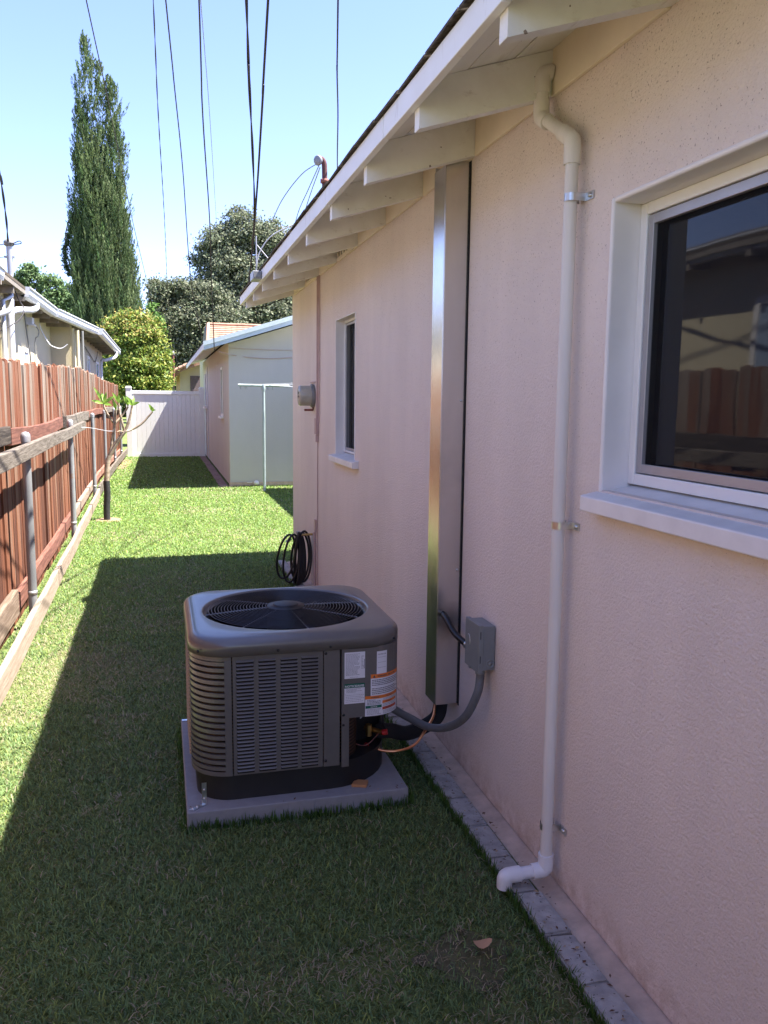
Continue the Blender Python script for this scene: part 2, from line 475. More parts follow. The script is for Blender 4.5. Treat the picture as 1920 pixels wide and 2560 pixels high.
# ground
t = NT('lawn_ground')
g1 = t.noise(t.pos, 1.3, 5); g2 = t.noise(t.pos, 30, 5, 0.7)
pc = t.ramp(g2, [(0.3, (0.07, 0.10, 0.03)), (0.55, (0.14, 0.18, 0.055)), (0.75, (0.26, 0.23, 0.13))])
pc = t.mix(t.ramp(g1, [(0.5, 0.0), (0.7, 0.6)]), pc, (0.19, 0.15, 0.085))
t.set(0.95, 0, 0.1, pc); t.bump(g2, 0.8, 0.015); M['lawn'] = t.mat

# ------------------------------------------------------------------ ground
g = MB()
g.quad((-400, -400, 0), (400, -400, 0), (400, 400, 0), (-400, 400, 0))
g.build('lawn', M['lawn'], kind='structure')

# ------------------------------------------------------------------ house
WX = 0.77; WT = 0.10      # wall plane and thickness
YN, YF = -3.0, 4.985      # near and far ends of the wall
WTOP = 1.602; SL = 0.316
house = thing('stucco_house', (WX, 1.0, 0), 'pink stucco single-storey house with white rafter tails along the lawn', 'house')
def wall_strip(mb, y0, y1, z0, z1): mb.box(WX, WX+WT, y0, y1, z0, z1)
w = MB()
B0, B1, BZ0, BZ1 = 0.42, 1.335, 0.842, 1.345     # big window opening
S0, S1, SZ0, SZ1 = 3.315, 3.70, 0.752, 1.350     # small window opening
ys = [YN, B0, B1, S0, S1, YF]
wall_strip(w, YN, B0, 0.012, WTOP+0.09)
wall_strip(w, B0, B1, 0.012, BZ0); wall_strip(w, B0, B1, BZ1, WTOP+0.09)
wall_strip(w, B1, S0, 0.012, WTOP+0.09)
wall_strip(w, S0, S1, 0.012, SZ0); wall_strip(w, S0, S1, SZ1, WTOP+0.09)
wall_strip(w, S1, YF, 0.012, WTOP+0.09)
w.build('wall', M['stucco'], house)
# gable end walls (far and near) with the rest of the building's body
XR = WX + 4.0            # ridge distance
XB = WX + 8.0
def roofz(x, base=1.690): return base + SL*(min(x, 2*XR-x) - WX)
w = MB()
for yy in (YF-0.1, YN):
    w.prism([(WX+WT, 0.012), (XB, 0.012), (XB, roofz(XB)-0.01), (XR, roofz(XR)-0.01), (WX+WT, roofz(WX+WT)-0.01)], 1, yy+0.001, yy+0.099)
w.build('gable_wall', M['stucco'], house)
w = MB(); w.box(XB-0.1, XB, YN, YF, 0.012, 1.68); w.build('rear_wall', M['stucco'], house)
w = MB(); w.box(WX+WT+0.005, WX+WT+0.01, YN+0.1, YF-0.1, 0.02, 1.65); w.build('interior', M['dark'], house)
# foundation strip
w = MB()
n = 60
for i in range(n):
    y0 = YN+(YF-YN)*i/n; y1 = YN+(YF-YN)*(i+1)/n
    w.prism([(WX+0.02, -0.02), (0.728, -0.02), (0.728, 0.002), (WX-0.004, 0.010), (WX+0.02, 0.010)], 1, y0, y1)
w.build('footing', M['footing'], house)
# roof slab
RX0 = 0.468; RYF = 5.10; RYN = -3.2
w = MB()
def roofpt(x): return roofz(x, 1.6975)
w.prism([(RX0+0.03, roofpt(RX0+0.03)), (XR, roofpt(XR)), (XB+0.3, roofpt(XB+0.3)), (XB+0.3, roofpt(XB+0.3)+0.012), (XR, roofpt(XR)+0.012), (RX0+0.03, roofpt(RX0+0.03)+0.012)], 1, RYN, RYF)
w.build('roof', M['shingle'], house)
# shingle tabs along the eave edge
y = RYN; k = 0
tabs = []
for v in range(4):
    sm = MB(); jit = [random.uniform(-0.004, 0.004) for _ in range(6)]
    L = 0.18
    x0 = -0.003
    sm.hexa([(x0+jit[0], 0.002, 0), (0.10, 0.002, 0.03), (0.10, L-0.002, 0.03), (x0+jit[1], L-0.002, 0), (x0+jit[0], 0.002, 0.006+jit[2]*0.3), (0.10, 0.002, 0.039), (0.10, L-0.002, 0.039), (x0+jit[1], L-0.002, 0.006+jit[3]*0.3)])
    tabs.append(mesh_only(sm, 'shingle', M['shingle']))
while y < RYF-0.1:
    piece('shingle', tabs[k % 4], house, (RX0, y, roofpt(RX0)-0.002+random.uniform(0, 0.003)), (random.uniform(-.004, .004), 0, 0)); y += 0.18; k += 1
# fascia in lengths, with seams
def roof_under(x): return 1.690 + SL*(x-WX)
fz1 = 1.600; fz0 = 1.553
seams = [RYN, -1.4, 1.15, 1.79, 2.43, 3.2, 4.3, RYF]
for a, b in zip(seams[:-1], seams[1:]):
    w = MB(); w.box(0.472+random.uniform(0, .0015), 0.488, a+0.0015, b-0.0015, fz0+random.uniform(-.001, .001), fz1)
    w.build('fascia', M['fascia'], house, bevel=0.0015)
# rake fascia at the far gable
w = MB()
w.prism([(0.490, roof_under(0.490)-0.055), (XR, roof_under(XR)-0.055), (XR, roof_under(XR)), (0.490, roof_under(0.490))], 1, RYF-0.018, RYF)
w.build('rake_board', M['fascia'], house)
# rafters
sp = 0.4175
rafm = MB()
def zb(x): return WTOP - SL*(WX-x)
rafm.prism([(0.489, zb(0.489)), (WX+0.06, zb(WX+0.06)), (WX+0.06, zb(WX+0.06)+0.086), (0.489, zb(0.489)+0.086)], 1, -0.015, 0.015)
rafm.v = [(p[0]-0.49, p[1], p[2]-1.51) for p in rafm.v]
rme = mesh_only(rafm, 'rafter', M['whitewood'])
rys = [1.180 + sp*i for i in range(-10, 9)] + [4.90]
for yy in rys:
    o = piece('rafter', rme, house, (0.49, yy, 1.51), (0, 0, random.uniform(-.004, .004)))
    bm_ = o.modifiers.new('bevel', 'BEVEL'); bm_.width = 0.002*U; bm_.segments = 2
# soffit boards
bw = 0.098
for k in range(3):
    xa = 0.490 + k*0.0965; xb = xa + 0.0935
    yy = RYN
    while yy < RYF-0.02:
        L = min(random.choice([2.2, 1.8, 2.6]), RYF-0.02-yy)
        w = MB()
        d = random.uniform(-.001, .001)
        za, zc = zb(xa)+0.087+d, zb(xb)+0.087+d
        w.hexa([(xa, yy+.001, za), (xb, yy+.001, zc), (xb, yy+L-.001, zc), (xa, yy+L-.001, za), (xa, yy+.001, za+.01), (xb, yy+.001, zc+.01), (xb, yy+L-.001, zc+.01), (xa, yy+L-.001, za+.01)])
        w.build('soffit_board', M['whitewood'], house, bevel=0.0012)
        yy += L
# blocking between the rafters, two of them with vent slots
for i in range(len(rys)-1):
    a, b = rys[i]+0.0155, rys[i+1]-0.0155
    if b - a < 0.02: continue
    d = random.uniform(0, .0015)
    w = MB()
    vent = (i in (15, 17))
    top = 1.688
    if not vent:
        w.box(WX-0.008-d, WX-0.0005, a, b, WTOP-0.004, top)
        w.build('blocking', M['blocking'], house, bevel=0.0012)
    else:
        w.box(WX-0.008, WX-0.0005, a, b, WTOP-0.004, WTOP+0.012); w.box(WX-0.008, WX-0.0005, a, b, WTOP+0.05, top)
        q = a
        while q < b-0.02:
            w.box(WX-0.008, WX-0.0005, q, q+0.018, WTOP+0.0125, WTOP+0.0495); q += 0.05
        o = w.build('blocking', M['blocking'], house)
        v = MB(); v.box(WX-0.003, WX-0.0002, a, b, WTOP+0.012, WTOP+0.05); v.build('vent_screen', M['dark'], o)
# rusty gap mark beside the duct head
w = MB(); w.box(WX-0.0105, WX-0.0090, 2.462, 2.474, WTOP+0.002, WTOP+0.075); w.build('rust_gap', M['rust'], house)
w = MB()
for zz in (0.02, 0.045): w.cyl((WX-0.012, 2.49, WTOP+zz), (WX-0.008, 2.49, WTOP+zz), 0.0018, 8)
w.build('nail_head', M['rust'], house)

# ---- windows
def frame_rect(mb, x0, x1, y0, y1, z0, z1, t_, tz=None):
    tz = tz or t_
    mb.box(x0, x1, y0, y0+t_, z0, z1); mb.box(x0, x1, y1-t_, y1, z0, z1)
    mb.box(x0, x1, y0+t_, y1-t_, z0, z0+tz); mb.box(x0, x1, y0+t_, y1-t_, z1-tz, z1)
def window(y0, y1, z0, z1, xin, band, sill, big):
    win = MB()
    # rounded painted surround: thin plate proud of the wall plus the reveal
    p = 0.004
    # side jambs
    for (ya, yb) in ((y1, y1+band), (y0-band, y0)):
        win.box(WX-p, xin, min(ya, yb), max(ya, yb), z0-0.01, z1+band)
    win.box(WX-p, xin, y0, y1, z1, z1+band)
    wo_ = win.build('window', M['white'], house, bevel=0.006 if big else 0.002, segs=3)
    s = MB()
    (sy0, sy1, sz0, sz1, sx) = sill
    s.prism([(sx, sz0), (WX+0.0, sz0), (xin+0.01, z0-0.014), (xin+0.01, z0+0.004), (sx, sz1)], 1, sy0, sy1)
    s.build('sill', M['sillpaint'], wo_, bevel=0.0025)
    fr = MB()
    t1 = 0.020 if big else 0.010
    frame_rect(fr, xin-0.006, xin+0.03, y0, y1, z0+0.006, z1, t1)
    fr.build('frame', M['vinyl'], wo_, bevel=0.002)
    f2 = MB()
    frame_rect(f2, xin-0.003, xin+0.006, y0+t1+0.002, y1-t1-0.002, z0+0.006+t1+0.002, z1-t1-0.002, 0.016 if big else 0.010)
    f2.build('screen_frame', M['alu'], wo_, bevel=0.001)
    t2 = t1+0.012
    gl = MB(); gl.box(xin+0.016, xin+0.019, y0+t1, y1-t1, z0+t1, z1-t1); gl.build('pane', M['glass'], wo_)
    sc_ = MB(); sc_.quad((xin+0.004, y0+t2, z0+t2), (xin+0.004, y1-t2, z0+t2), (xin+0.004, y1-t2, z1-t2), (xin+0.004, y0+t2, z1-t2)); sc_.build('insect_screen', M['screen'], wo_)
    return wo_
window(B0+0.002, B1-0.002, BZ0+0.006, BZ1-0.002, 0.826, 0.010, (B0-0.05, 1.352, 0.8035, 0.8315, 0.737), True)
window(S0+0.004, S1-0.002, SZ0+0.006, SZ1-0.002, 0.812, 0.004, (3.250, 3.738, 0.722, 0.7475, 0.742), False)

# ---- paver edging along the house
edge = thing('paver_edging', (0.69, 2.5, 0), 'row of grey concrete pavers set along the foot of the pink wall', 'edging')
pav = []
for v in range(5):
    b_ = bmesh.new()
    bmesh.ops.create_cube(b_, size=1)
    for vv in b_.verts:
        vv.co = Vector((vv.co.x*0.056*U + random.uniform(-.002, .002), vv.co.y*0.134*U + random.uniform(-.003, .003), vv.co.z*0.05*U + random.uniform(-.0015, .0015)))
    bmesh.ops.bevel(b_, geom=b_.edges[:], offset=0.006, segments=2, affect='EDGES')
    me = D.meshes.new('paver'); b_.to_mesh(me); b_.free(); me.materials.append(M['paver']); pav.append(me)
for i in range(44):
    yy = -0.86 + 0.1375*i
    if yy > 5.05: break
    piece('paver', pav[i % 5], edge, (0.693+random.uniform(-.002, .002), yy+0.01, -0.009+random.uniform(-.003, .004)), (random.uniform(-.02, .02), random.uniform(-.03, .03), random.uniform(-.025, .025)))

# ---- line-set duct
duct = thing('line_set_duct', (0.72, 2.19, 0.176), 'tall galvanised metal duct cover running up the pink wall to the eave', 'duct')
w = MB(); w.box(0.703, 0.705, 2.046, 2.132, 0.176, 1.585); w.box(0.705, WX-0.001, 2.046, 2.048, 0.176, 1.598); w.box(0.705, WX-0.001, 2.130, 2.132, 0.176, 1.598); w.box(0.705, WX-0.001, 2.048, 2.130, 1.583, 1.585)
w.build('cover', M['galv'], duct, bevel=0.0008)
w = MB(); w.box(WX-0.0025, WX-0.0006, 2.0385, 2.0448, 0.172, 1.600); w.build('caulk_line', M['dark'], duct)
w = MB()
for zz in (0.55, 1.0): w.lathe((WX-0.012, 2.0452, zz), (0, -1, 0), [(0.004, 0), (0.003, 0.003), (0.0, 0.0035)], 8)
w.build('screw', M['zinc'], duct)

# ---- disconnect box
box = thing('disconnect_box', (0.75, 1.835, 0.345), 'grey metal electrical disconnect box on the wall beside the duct', 'electrical box')
w = MB(); w.box(0.737, WX-0.002, 1.797, 1.883, 0.352, 0.462); w.build('enclosure', M['greybox'], box, bevel=0.0015)
w = MB(); w.box(0.7245, 0.7365, 1.794, 1.886, 0.346, 0.4655)
w.build('lid', M['greybox'], box, bevel=0.0015)
w = MB()
for zz in (0.372, 0.432): w.box(0.7285, 0.7300, 1.7932, 1.7941, zz, zz+0.018)
w.build('slot', M['dark'], box)
w = MB(); w.tube([(0.7238, 1.86-0.010*math.sin(a), 0.41+0.018*math.cos(a)) for a in np.linspace(-0.4, 1.9, 9)], 0.0009, 6); w.build('embossed_arc', M['zinc'], box)
w = MB(); w.lathe((0.757, 1.7968, 0.368), (0, -1, 0), [(0.012, 0), (0.0118, 0.0008), (0.0085, 0.0008), (0.0083, 0), (0.005, 0), (0.0048, .0008), (0, .0008)], 20); w.build('knockout', M['greybox'], box)
for dz, dx in ((0.43, 0.743), (0.436, 0.743), (0.376, 0.744), (0.382, 0.744), (0.43, 0.762), (0.405, 0.760)):
    w = MB(); w.cyl((dx, 1.7968, dz), (dx, 1.7960, dz), 0.0016, 8); w.build('dimple', M['metergrey'], box)
w = MB(); w.box(0.730, 0.740, 1.862, 1.872, 0.338, 0.346); w.build('hasp', M['zinc'], box)
def spline(pts, n=10):
    P = [Vector(p) for p in pts]; P = [P[0]*2-P[1]] + P + [P[-1]*2-P[-2]]
    out = []
    for i in range(1, len(P)-2):
        for k in range(n):
            t_ = k/n
            out.append(0.5*((2*P[i]) + (-P[i-1]+P[i+1])*t_ + (2*P[i-1]-5*P[i]+4*P[i+1]-P[i+2])*t_*t_ + (-P[i-1]+3*P[i]-3*P[i+1]+P[i+2])*t_**3))
    out.append(P[-2]); return out
cond = thing('flexible_conduit', (0.70, 1.9, 0.15), 'thick grey flexible conduit looping from the disconnect box to the condenser', 'conduit')
path = spline([(0.745, 1.832, 0.347), (0.744, 1.828, 0.322), (0.735, 1.822, 0.285), (0.716, 1.845, 0.222), (0.695, 1.905, 0.172), (0.660, 1.965, 0.150), (0.622, 2.02, 0.158), (0.590, 2.05, 0.172), (0.560, 2.07, 0.188)], 10)
w = MB(); w.tube(path, 0.0105, 12); w.build('hose', M['greyconduit'], cond)
w = MB(); w.cyl((0.745, 1.832, 0.3465), (0.745, 1.831, 0.334), 0.0125, 10); w.build('fitting', M['greybox'], cond)
whip = thing('wiring_whip', (0.72, 1.93, 0.37), 'short black cable sleeve from the duct side into the disconnect box', 'conduit')
w = MB(); w.tube(spline([(0.722, 2.044, 0.430), (0.720, 2.012, 0.425), (0.724, 1.965, 0.402), (0.735, 1.915, 0.388), (0.745, 1.884, 0.385)], 8), 0.0085, 10); w.build('sleeve', M['rubber'], whip)
w = MB(); w.cyl((0.737, 1.908, 0.3855), (0.741, 1.894, 0.3845), 0.0105, 12); w.build('clamp', M['zinc'], whip)

# ---- condensate / drain pipe
pipe = thing('drain_pipe', (0.745, 1.45, 0.04), 'cream painted drain pipe elbowing down the pink wall to a white spout', 'pipe')
pr_ = 0.0125
w = MB(); w.tube([(0.745, 1.452, 1.462), (0.744, 1.447, 0.75), (0.744, 1.444, 0.075)], pr_, 18); w.build('upright', M['pvc'], pipe)
w = MB(); w.tube([(0.740, 1.580, 1.572), (0.7405, 1.578, 1.615)], pr_, 18); w.tube([(0.742, 1.563, 1.548), (0.745, 1.468, 1.489)], pr_, 18); w.build('offset', M['pvc'], pipe)
er = 0.0158
def elbow(name, pts, mat=None, r=er):
    w = MB(); w.tube(spline(pts, 6), r, 18); return w.build(name, mat or M['pvc'], pipe)
elbow('elbow', [(WX-0.012, 1.580, 1.641), (0.755, 1.580, 1.641), (0.744, 1.580, 1.637), (0.740, 1.580, 1.627), (0.740, 1.580, 1.600)])
elbow('elbow', [(0.740, 1.580, 1.588), (0.740, 1.580, 1.562), (0.741, 1.573, 1.552), (0.743, 1.555, 1.541)])
elbow('elbow', [(0.744, 1.490, 1.502), (0.745, 1.463, 1.485), (0.745, 1.453, 1.472), (0.745, 1.452, 1.435)])
elbow('elbow', [(0.744, 1.444, 0.078), (0.744, 1.444, 0.052), (0.742, 1.445, 0.046), (0.735, 1.446, 0.0425), (0.716, 1.448, 0.040)], M['pvcwhite'])
w = MB(); w.tube([(0.720, 1.448, 0.0402), (0.680, 1.450, 0.038)], pr_, 18); w.build('outlet', M['pvcwhite'], pipe)
elbow('elbow', [(0.690, 1.450, 0.0385), (0.668, 1.451, 0.0375), (0.660, 1.4515, 0.035), (0.657, 1.452, 0.029), (0.657, 1.452, 0.012)], M['pvcwhite'])
w = MB(); w.lathe((WX-0.0085, 1.580, 1.641), (-1, 0, 0), [(0.0, 0.0), (0.021, 0.0), (0.0215, 0.0006), (0, 0.0007)], 20); w.build('wall_hole', M['dark'], pipe)
def strap(zz):
    w = MB()
    pts = []
    for a in np.linspace(-math.pi*0.5, math.pi*0.5, 13):
        pts.append((0.7445 - 0.0138*math.cos(a), 1.4465 + 0.0138*math.sin(a)))
    pts = [(WX-0.002, 1.4327)] + pts + [(WX-0.002, 1.4603)]
    for i in range(len(pts)-1):
        (xa, ya), (xb, yb) = pts[i], pts[i+1]
        w.quad((xa, ya, zz-0.007), (xb, yb, zz-0.007), (xb, yb, zz+0.007), (xa, ya, zz+0.007))
    w.box(WX-0.003, WX-0.0012, 1.408, 1.4327, zz-0.007, zz+0.007)
    w.lathe((WX-0.003, 1.418, zz), (-1, 0, 0), [(0.0045, 0), (0.004, 0.003), (0, 0.0035)], 10)
    w.build('strap', M['zinc'], pipe)
for zz in (1.375, 0.762, 0.138): strap(zz)

# ------------------------------------------------------------------ condenser
PADT = 0.045
pad = MB()
pad.box(0.036, 0.572, 1.853, 2.437, -0.01, PADT)
po = pad.build('equipment_pad', M['pad'], origin=(0.30, 2.14, 0), bevel=0.003, segs=3, label='light grey composite pad lying on the grass under the condenser', category='pad')
w = MB(); w.box(0.272, 0.335, 1.8515, 1.8535, 0.018, 0.0445); w.build('recessed_notch', M['pad'], po, bevel=0.001)

AX0, AX1, AY0, AY1 = 0.052, 0.566, 1.885, 2.405
AC = thing('air_conditioner', (0.309, 2.145, PADT), 'square taupe air conditioning condenser with round top fan on a grey pad', 'air conditioner')
CR = 0.092
def rrect(x0, x1, y0, y1, r, n=8, rad=None):
    """rounded rectangle loop, counter-clockwise from front-left corner end"""
    rad = rad or (r, r, r, r)   # order: FL, FR, BR, BL
    cs = [(x0+rad[0], y0+rad[0], rad[0], math.pi, 1.5*math.pi), (x1-rad[1], y0+rad[1], rad[1], 1.5*math.pi, 2*math.pi),
          (x1-rad[2], y1-rad[2], rad[2], 0, .5*math.pi), (x0+rad[3], y1-rad[3], rad[3], .5*math.pi, math.pi)]
    out = []
    for (cx, cy, rr, a0, a1) in cs:
        for k in range(n+1):
            a = a0+(a1-a0)*k/n; out.append((cx+rr*math.cos(a), cy+rr*math.sin(a)))
    return out
def loops(mb, Ls, m=0, smooth=True, close=True):
    n = len(Ls[0]); vs = [p for L in Ls for p in L]; fs = []
    for i in range(len(Ls)-1):
        for k in range(n if close else n-1):
            k2 = (k+1) % n
            fs.append((i*n+k, i*n+k2, (i+1)*n+k2, (i+1)*n+k))
    mb.add(vs, fs, m, smooth)
# base pan (black)
w = MB()
L0 = rrect(AX0+0.012, AX1-0.012, AY0+0.010, AY1-0.01, 0.085, 8, (0.085, 0.17, 0.085, 0.085))
loops(w, [[(x, y, z) for x, y in L0] for z in (PADT, 0.112)])
w.add([(x, y, 0.112) for x, y in L0], [tuple(range(len(L0)))])
w.build('base_pan', M['acblack'], AC)
# inner coil
w = MB()
L0 = rrect(AX0+0.022, AX1-0.10, AY0+0.020, AY1-0.02, 0.080)
loops(w, [[(x, y, z) for x, y in L0] for z in (0.112, 0.40)])
w.build('coil', M['coil'], AC)
# curved corner grille, front left (slats are sub-parts)
ARC = []
cxx, cyy = AX0+CR, AY0+CR
for k in range(15):
    a = math.pi*(1 - 0.0) + (math.pi*0.5)*k/14
    ARC.append((cxx+CR*math.cos(a), cyy+CR*math.sin(a)))
ARC = [(AX0, cyy+0.016)] + ARC          # starts on left side and ends at the front face
def strip(mb, pts, z0, z1, th=0.0035, m=0):
    """vertical band following pts, thickness inward"""
    P = [Vector((p[0], p[1])) for p in pts]
    Ns = []
    for i in range(len(P)):
        t_ = (P[min(i+1, len(P)-1)] - P[max(i-1, 0)]).normalized(); Ns.append(Vector((-t_.y, t_.x)))
    A = [(p.x, p.y, z0) for p in P]; B = [(p.x, p.y, z1) for p in P]
    Ai = [(p.x+n_.x*th, p.y+n_.y*th, z0) for p, n_ in zip(P, Ns)]; Bi = [(p.x+n_.x*th, p.y+n_.y*th, z1) for p, n_ in zip(P, Ns)]
    loops(mb, [A, B, Bi, Ai, A], m, False, False)
    mb.quad(A[0], B[0], Bi[0], Ai[0], m); mb.quad(A[-1], B[-1], Bi[-1], Ai[-1], m)
ZB, ZT = 0.1095, 0.404
grille = MB()
strip(grille, ARC, ZB, ZB+0.010); strip(grille, ARC, ZT-0.012, ZT)
strip(grille, [(AX0, cyy+0.030), (AX0, cyy+0.016)], ZB, ZT)
strip(grille, [(cxx-0.016, AY0), (cxx, AY0)], ZB+0.0101, ZT-0.0121)
go = grille.build('corner_grille', M['taupe'], AC, bevel=0.0006)
# slats stop 16 thousandths before the front post
ARC2 = [p for p in ARC if p[0] < cxx-0.015] + [(cxx-0.0155, AY0+0.0009)]
pitch_ = (ZT-0.012-ZB-0.010)/18
sl = MB(); strip(sl, ARC2, -0.0045, 0.0045, 0.006)
sl.v = [(p[0]-AX0, p[1]-AY0, p[2]) for p in sl.v]
slm = mesh_only(sl, 'slat', M['taupe'])
for k in range(18):
    piece('slat', slm, go, (AX0, AY0, ZB+0.010+pitch_*(k+0.55)))
# front louvred panel
def louver_panel(xa, xb, axis_front=True, ncols=4, nrows=31, tag='louvered_panel'):
    w = MB()
    w.box(xa, xb, AY0+0.0012, AY0+0.004, ZB, ZT)
    return w
lx0, lx1 = 0.1470, 0.3620
w = MB(); w.box(lx0, lx1, AY0+0.0008, AY0+0.004, ZB, ZT); lp = w.build('louvered_panel', M['taupe'], AC, bevel=0.0005)
lw = 0.0425
hood = MB()
# hood: closed top sloping out, dark quad beneath paints the slot's shade
hh_, dd = 0.0042, 0.0036
hood.add([(0, 0, hh_), (lw, 0, hh_), (lw-0.0025, -dd, 0.0012), (0.0025, -dd, 0.0012), (lw-0.0025, -dd, 0.0), (0.0025, -dd, 0.0), (0, 0, 0.0015), (lw, 0, 0.0015)],
         [(0, 3, 2, 1), (3, 5, 4, 2), (0, 6, 5, 3), (1, 2, 4, 7)], 0, False)
hood.quad((0.001, -0.0004, -0.0045), (lw-0.001, -0.0004, -0.0045), (lw-0.001, -0.0004, 0.0012), (0.001, -0.0004, 0.0012), 1)
hm = mesh_only(hood, 'louver', [M['taupe'], M['dark']])
colx = [0.1545, 0.2065, 0.2585, 0.3085]
rp = (ZT-0.006-ZB-0.010)/31
for cx_ in colx:
    for k in range(31):
        piece('louver', hm, lp, (cx_, AY0+0.0008, ZB+0.009+rp*k))
# left side panel with the same louvres
w = MB(); w.box(AX0+0.0008, AX0+0.004, cyy+0.0305, AY1-CR, ZB, ZT); lp2 = w.build('louvered_panel', M['taupe'], AC)
for c_ in range(5):
    for k in range(31):
        piece('louver', hm, lp2, (AX0+0.0008, cyy+0.0305+0.05*(c_+1)-0.003, ZB+0.009+rp*k), (0, 0, -math.pi/2))
# flat post between panels
w = MB(); w.box(0.3640, 0.4035, AY0+0.0003, AY0+0.004, ZB-0.001, ZT); w.build('flat_panel', M['taupe'], AC, bevel=0.0006)
# service panel with rounded right corner
SR = 0.078
def svc(s, off=0.0):
    """s = distance along face from x=0.4075, wraps round the right corner"""
    s0 = AX1 - SR - 0.4075
    if s <= s0: return (0.4075+s, AY0-0.002-off)
    a = (s-s0)/SR
    if a <= math.pi/2:
        return (AX1-SR+(SR+off)*math.sin(a)+0.0, AY0-0.002+SR-(SR+off)*math.cos(a))
    return (AX1+off, AY0-0.002+SR+(s-s0-SR*math.pi/2))
send = AX1-SR-0.4075+SR*math.pi/2+0.12
ss = list(np.linspace(0, AX1-SR-0.4075, 4))+[AX1-SR-0.4075+SR*math.pi/2*k/10 for k in range(1, 11)]+[send]
w = MB()
strip(w, [svc(s) for s in ss], 0.2285, ZT+0.001, 0.004)
w.quad((0.4075, AY0, 0.2285), (0.4075, AY0+0.05, 0.2285), (0.4075, AY0+0.05, ZT), (0.4075, AY0, ZT))
w.v = [p for p in w.v]
sp_ = w.build('service_panel', M['taupe'], AC)
w = MB(); w.box(0.4080, 0.4270, AY0-0.0005, AY0+0.004, 0.103, 0.2280); w.box(0.4231, 0.4270, AY0+0.0042, AY0+0.035, 0.103, 0.2280); w.build('corner_post', M['taupe'], AC, bevel=0.0008)
# right and back shells
w = MB()
LB = rrect(AX0, AX1, AY0, AY1, CR)
w.box(AX1-0.004, AX1-0.0005, AY0+0.182, AY1-CR, ZB, ZT)
w.box(AX0+CR, AX1-CR, AY1-0.004, AY1-0.0005, ZB, ZT)
for (c0, c1, a0) in ((AX1-CR, AY1-CR, 0.0), (AX0+CR, AY1-CR, math.pi/2)):
    strip(w, [(c0+(CR-.0005)*math.cos(a0+math.pi/2*k/8), c1+(CR-.0005)*math.sin(a0+math.pi/2*k/8)) for k in range(9)], ZB, ZT, 0.003)
w.build('rear_shell', M['taupe'], AC)
# recess behind the valves
w = MB(); w.quad((0.4275, AY0+0.105, 0.112), (AX1-0.010, AY0+0.165, 0.112), (AX1-0.010, AY0+0.165, 0.2283), (0.4275, AY0+0.105, 0.2283))
w.quad((0.4272, AY0+0.03, 0.112), (0.4275, AY0+0.105, 0.112), (0.4275, AY0+0.105, 0.2283), (0.4272, AY0+0.03, 0.2283))
w.build('valve_bay', M['acblack'], AC)
w = MB(); w.tube([(0.543, AY0+0.135, 0.112), (0.543, AY0+0.135, 0.2283)], 0.006, 8); w.build('bay_post', M['acblack'], AC)
# lid
NL = 4*17
def rr_dir(a, hx, hy, r):
    """point on rounded rect (half sizes hx, hy) in direction a"""
    c, s_ = math.cos(a), math.sin(a)
    t_ = min(hx/abs(c) if abs(c) > 1e-9 else 1e9, hy/abs(s_) if abs(s_) > 1e-9 else 1e9)
    x, y = t_*c, t_*s_
    if abs(x) > hx-r and abs(y) > hy-r:
        cx_, cy_ = math.copysign(hx-r, x), math.copysign(hy-r, y)
        b_ = -(c*cx_+s_*cy_); cc = cx_**2+cy_**2-r*r
        disc = max(b_*b_-cc, 0); t2 = -b_+math.sqrt(disc); return (t2*c, t2*s_)
    return (x, y)
cxm, cym = (AX0+AX1)/2, (AY0+AY1)/2
hx, hy = (AX1-AX0)/2, (AY1-AY0)/2
NA = 144
def rl(off, z, r=CR): return [(cxm+rr_dir(2*math.pi*k/NA, hx+off, hy+off, max(r+off, .01))[0], cym+rr_dir(2*math.pi*k/NA, hx+off, hy+off, max(r+off, .01))[1], z) for k in range(NA)]
def cl(r, z, cx_=0.311, cy_=2.152): return [(cx_+r*math.cos(2*math.pi*k/NA), cy_+r*math.sin(2*math.pi*k/NA), z) for k in range(NA)]
w = MB()
prof = [rl(-0.002, 0.4035), rl(0.0045, 0.4035), rl(0.0045, 0.425)]
for k in range(1, 9):
    a = math.pi/2*k/8
    prof.append(rl(0.0045-0.024*(1-math.cos(a)), 0.425+0.021*math.sin(a)))
prof += [rl(-0.0235, 0.4466), cl(0.2225, 0.4466), cl(0.2205, 0.4462), cl(0.2185, 0.445), cl(0.2165, 0.4425), cl(0.2155, 0.438), cl(0.211, 0.434), cl(0.208, 0.432), cl(0.206, 0.425), cl(0.204, 0.395)]
loops(w, prof)
w.build('lid', M['taupe'], AC)
w = MB(); loops(w, [cl(0.2035, 0.436), cl(0.2035, 0.13)]); w.add(cl(0.2035, 0.15), [tuple(range(NA))]); w.build('fan_shroud', M['acblack'], AC)
# fan grille
def dome(r): return 0.4445 + 0.007*(1-(r/0.21)**2)
w = MB()
for k in range(8):
    a = math.pi*k/4+0.12
    w.tube([(0.311+r*math.cos(a), 2.152+r*math.sin(a), dome(r)-0.0022) for r in (0.045, 0.09, 0.14, 0.18, 0.213)], 0.0019, 6)
fg = w.build('fan_grille', M['postpipe'], AC)
fg['_o'] = AC['_o']
for k in range(19):
    r = 0.054+0.0083*k
    w = MB(); P = [(0.311+r*math.cos(2*math.pi*q/72), 2.152+r*math.sin(2*math.pi*q/72), dome(r)) for q in range(73)]
    w.tube(P, 0.00115, 5, caps=False); w.build('wire_ring', M['acwire'], fg)
w = MB(); w.lathe((0.311, 2.152, dome(0.0)-0.002), (0, 0, 1), [(0.0, 0.008), (0.030, 0.008), (0.034, 0.0065), (0.0345, 0.003), (0.049, 0.003), (0.051, 0.001), (0.051, -0.002), (0, -0.002)], 48); w.build('hub_plate', M['acblack'], fg)
w = MB()
